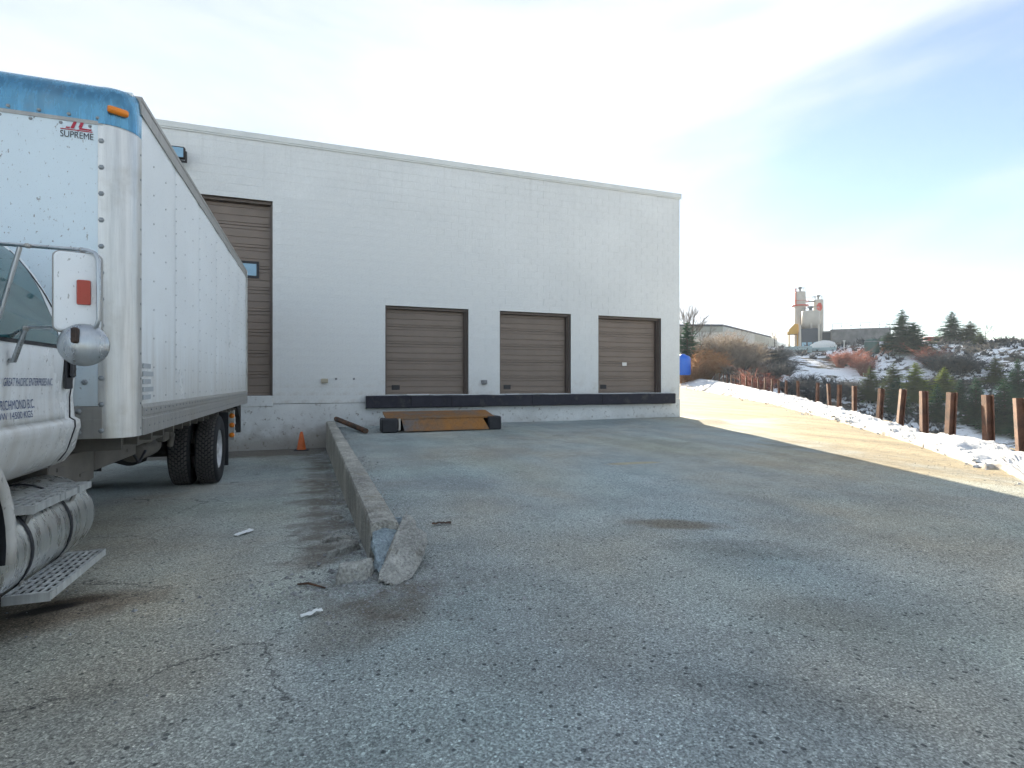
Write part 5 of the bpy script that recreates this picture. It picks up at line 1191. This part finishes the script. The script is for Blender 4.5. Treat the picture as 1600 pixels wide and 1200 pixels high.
    rt, w_, h = blk(1286, 1306, 519, 545, -4, 6, 'plant_shed', 'dark low shed between the silos and the concrete building', 'building', 'silodark')
    MB().box((-w_ - .2, -.3, h), (w_ + .2, 6, h + .3)).build('roof', M['grey'], rt)
    g = stand(1362, d - 24, .1); rt = empty('water_tank', g, 'dark green cylindrical tank before the concrete building', 'tank'); MB().lathe([(1.5, 0), (1.5, 2.6), (1.2, 3.1), (.01, 3.4)], 18).build('shell', M['green'], rt); MB().lathe([(1.53, 2.5), (1.53, 2.7)], 18, None, True, False).build('band', M['grey'], rt)
    g = stand(1319, d - 24, .1); rt = empty('pole', g, 'short white pole before the concrete building', 'pole'); MB().tube([(0, 0, 0), (0, 0, 4.2)], .10, 8).build('shaft', M['white2'], rt); MB().box((-.3, -.1, 4.1), (.3, .1, 4.3)).build('cap', M['white2'], rt)
    rt, w_, h = blk(1448, 1477, 526, 548, -14, 2.6, 'red_container', 'dull red container on the crest between conifers', 'container', 'brickred', R(10))
    for k in range(8): MB().box((-w_ + .2 + k * w_ * .25, -.06, .2), (-w_ + .32 + k * w_ * .25, -.02, h - .2)).build('rib', M['brickred'], rt)
plant()
g = P(1067, 586, 80); rt = empty('blue_tank', g, 'bright blue plastic tank behind the warehouse corner', 'tank')
MB().lathe([(1.05, 0), (1.12, .3), (1.12, 2.3), (.95, 2.75), (.4, 2.95), (.3, 3.1), (.01, 3.12)], 24).build('shell', M['blue'], rt); MB().lathe([(1.14, 1.2), (1.15, 1.25), (1.14, 1.3)], 24, None, True, False).build('hoop', M['blue'], rt)
rt = empty('pipe_hoop', P(1106, 592, 86), 'small dark pipe hoop at the end of the post row', 'barrier')
MB().tube([(-.7, 0, 0), (-.7, 0, 1.3), (.7, 0, 1.3), (.7, 0, 0)], .09, 6).build('hoop', M['dark'], rt)

# steam from the plant
def steam():
    m = bpy.data.materials.new('steam'); m.use_nodes = True; nt = m.node_tree; nt.nodes.clear(); N = nt.nodes.new; L = nt.links.new
    tc = N('ShaderNodeTexCoord'); n = N('ShaderNodeTexNoise'); n.inputs['Scale'].default_value = .45; n.inputs['Detail'].default_value = 4; L(tc.outputs['Object'], n.inputs['Vector'])
    r = N('ShaderNodeMapRange'); r.inputs['From Min'].default_value = .48; r.inputs['From Max'].default_value = .75; r.inputs['To Max'].default_value = .9; L(n.outputs['Fac'], r.inputs['Value'])
    v = N('ShaderNodeVolumePrincipled'); v.inputs['Color'].default_value = (1, 1, 1, 1); v.inputs['Anisotropy'].default_value = .3; L(r.outputs[0], v.inputs['Density'])
    o = N('ShaderNodeOutputMaterial'); L(v.outputs[0], o.inputs['Volume'])
    c = P(1222, 528, 158); vs = MB(); pr = []
    for i in range(13):
        t = i / 12; pr.append((.05 + 2.6 * math.sin(math.pi * t ** .8), lerp(-4, 8, t)))
    vs.lathe(pr, 16, Matrix.Translation(c) @ Matrix.Rotation(R(-25), 4, 'Y')); vs.build('steam', m, label='white steam drifting left of the tallest silo', kind='stuff')
steam()
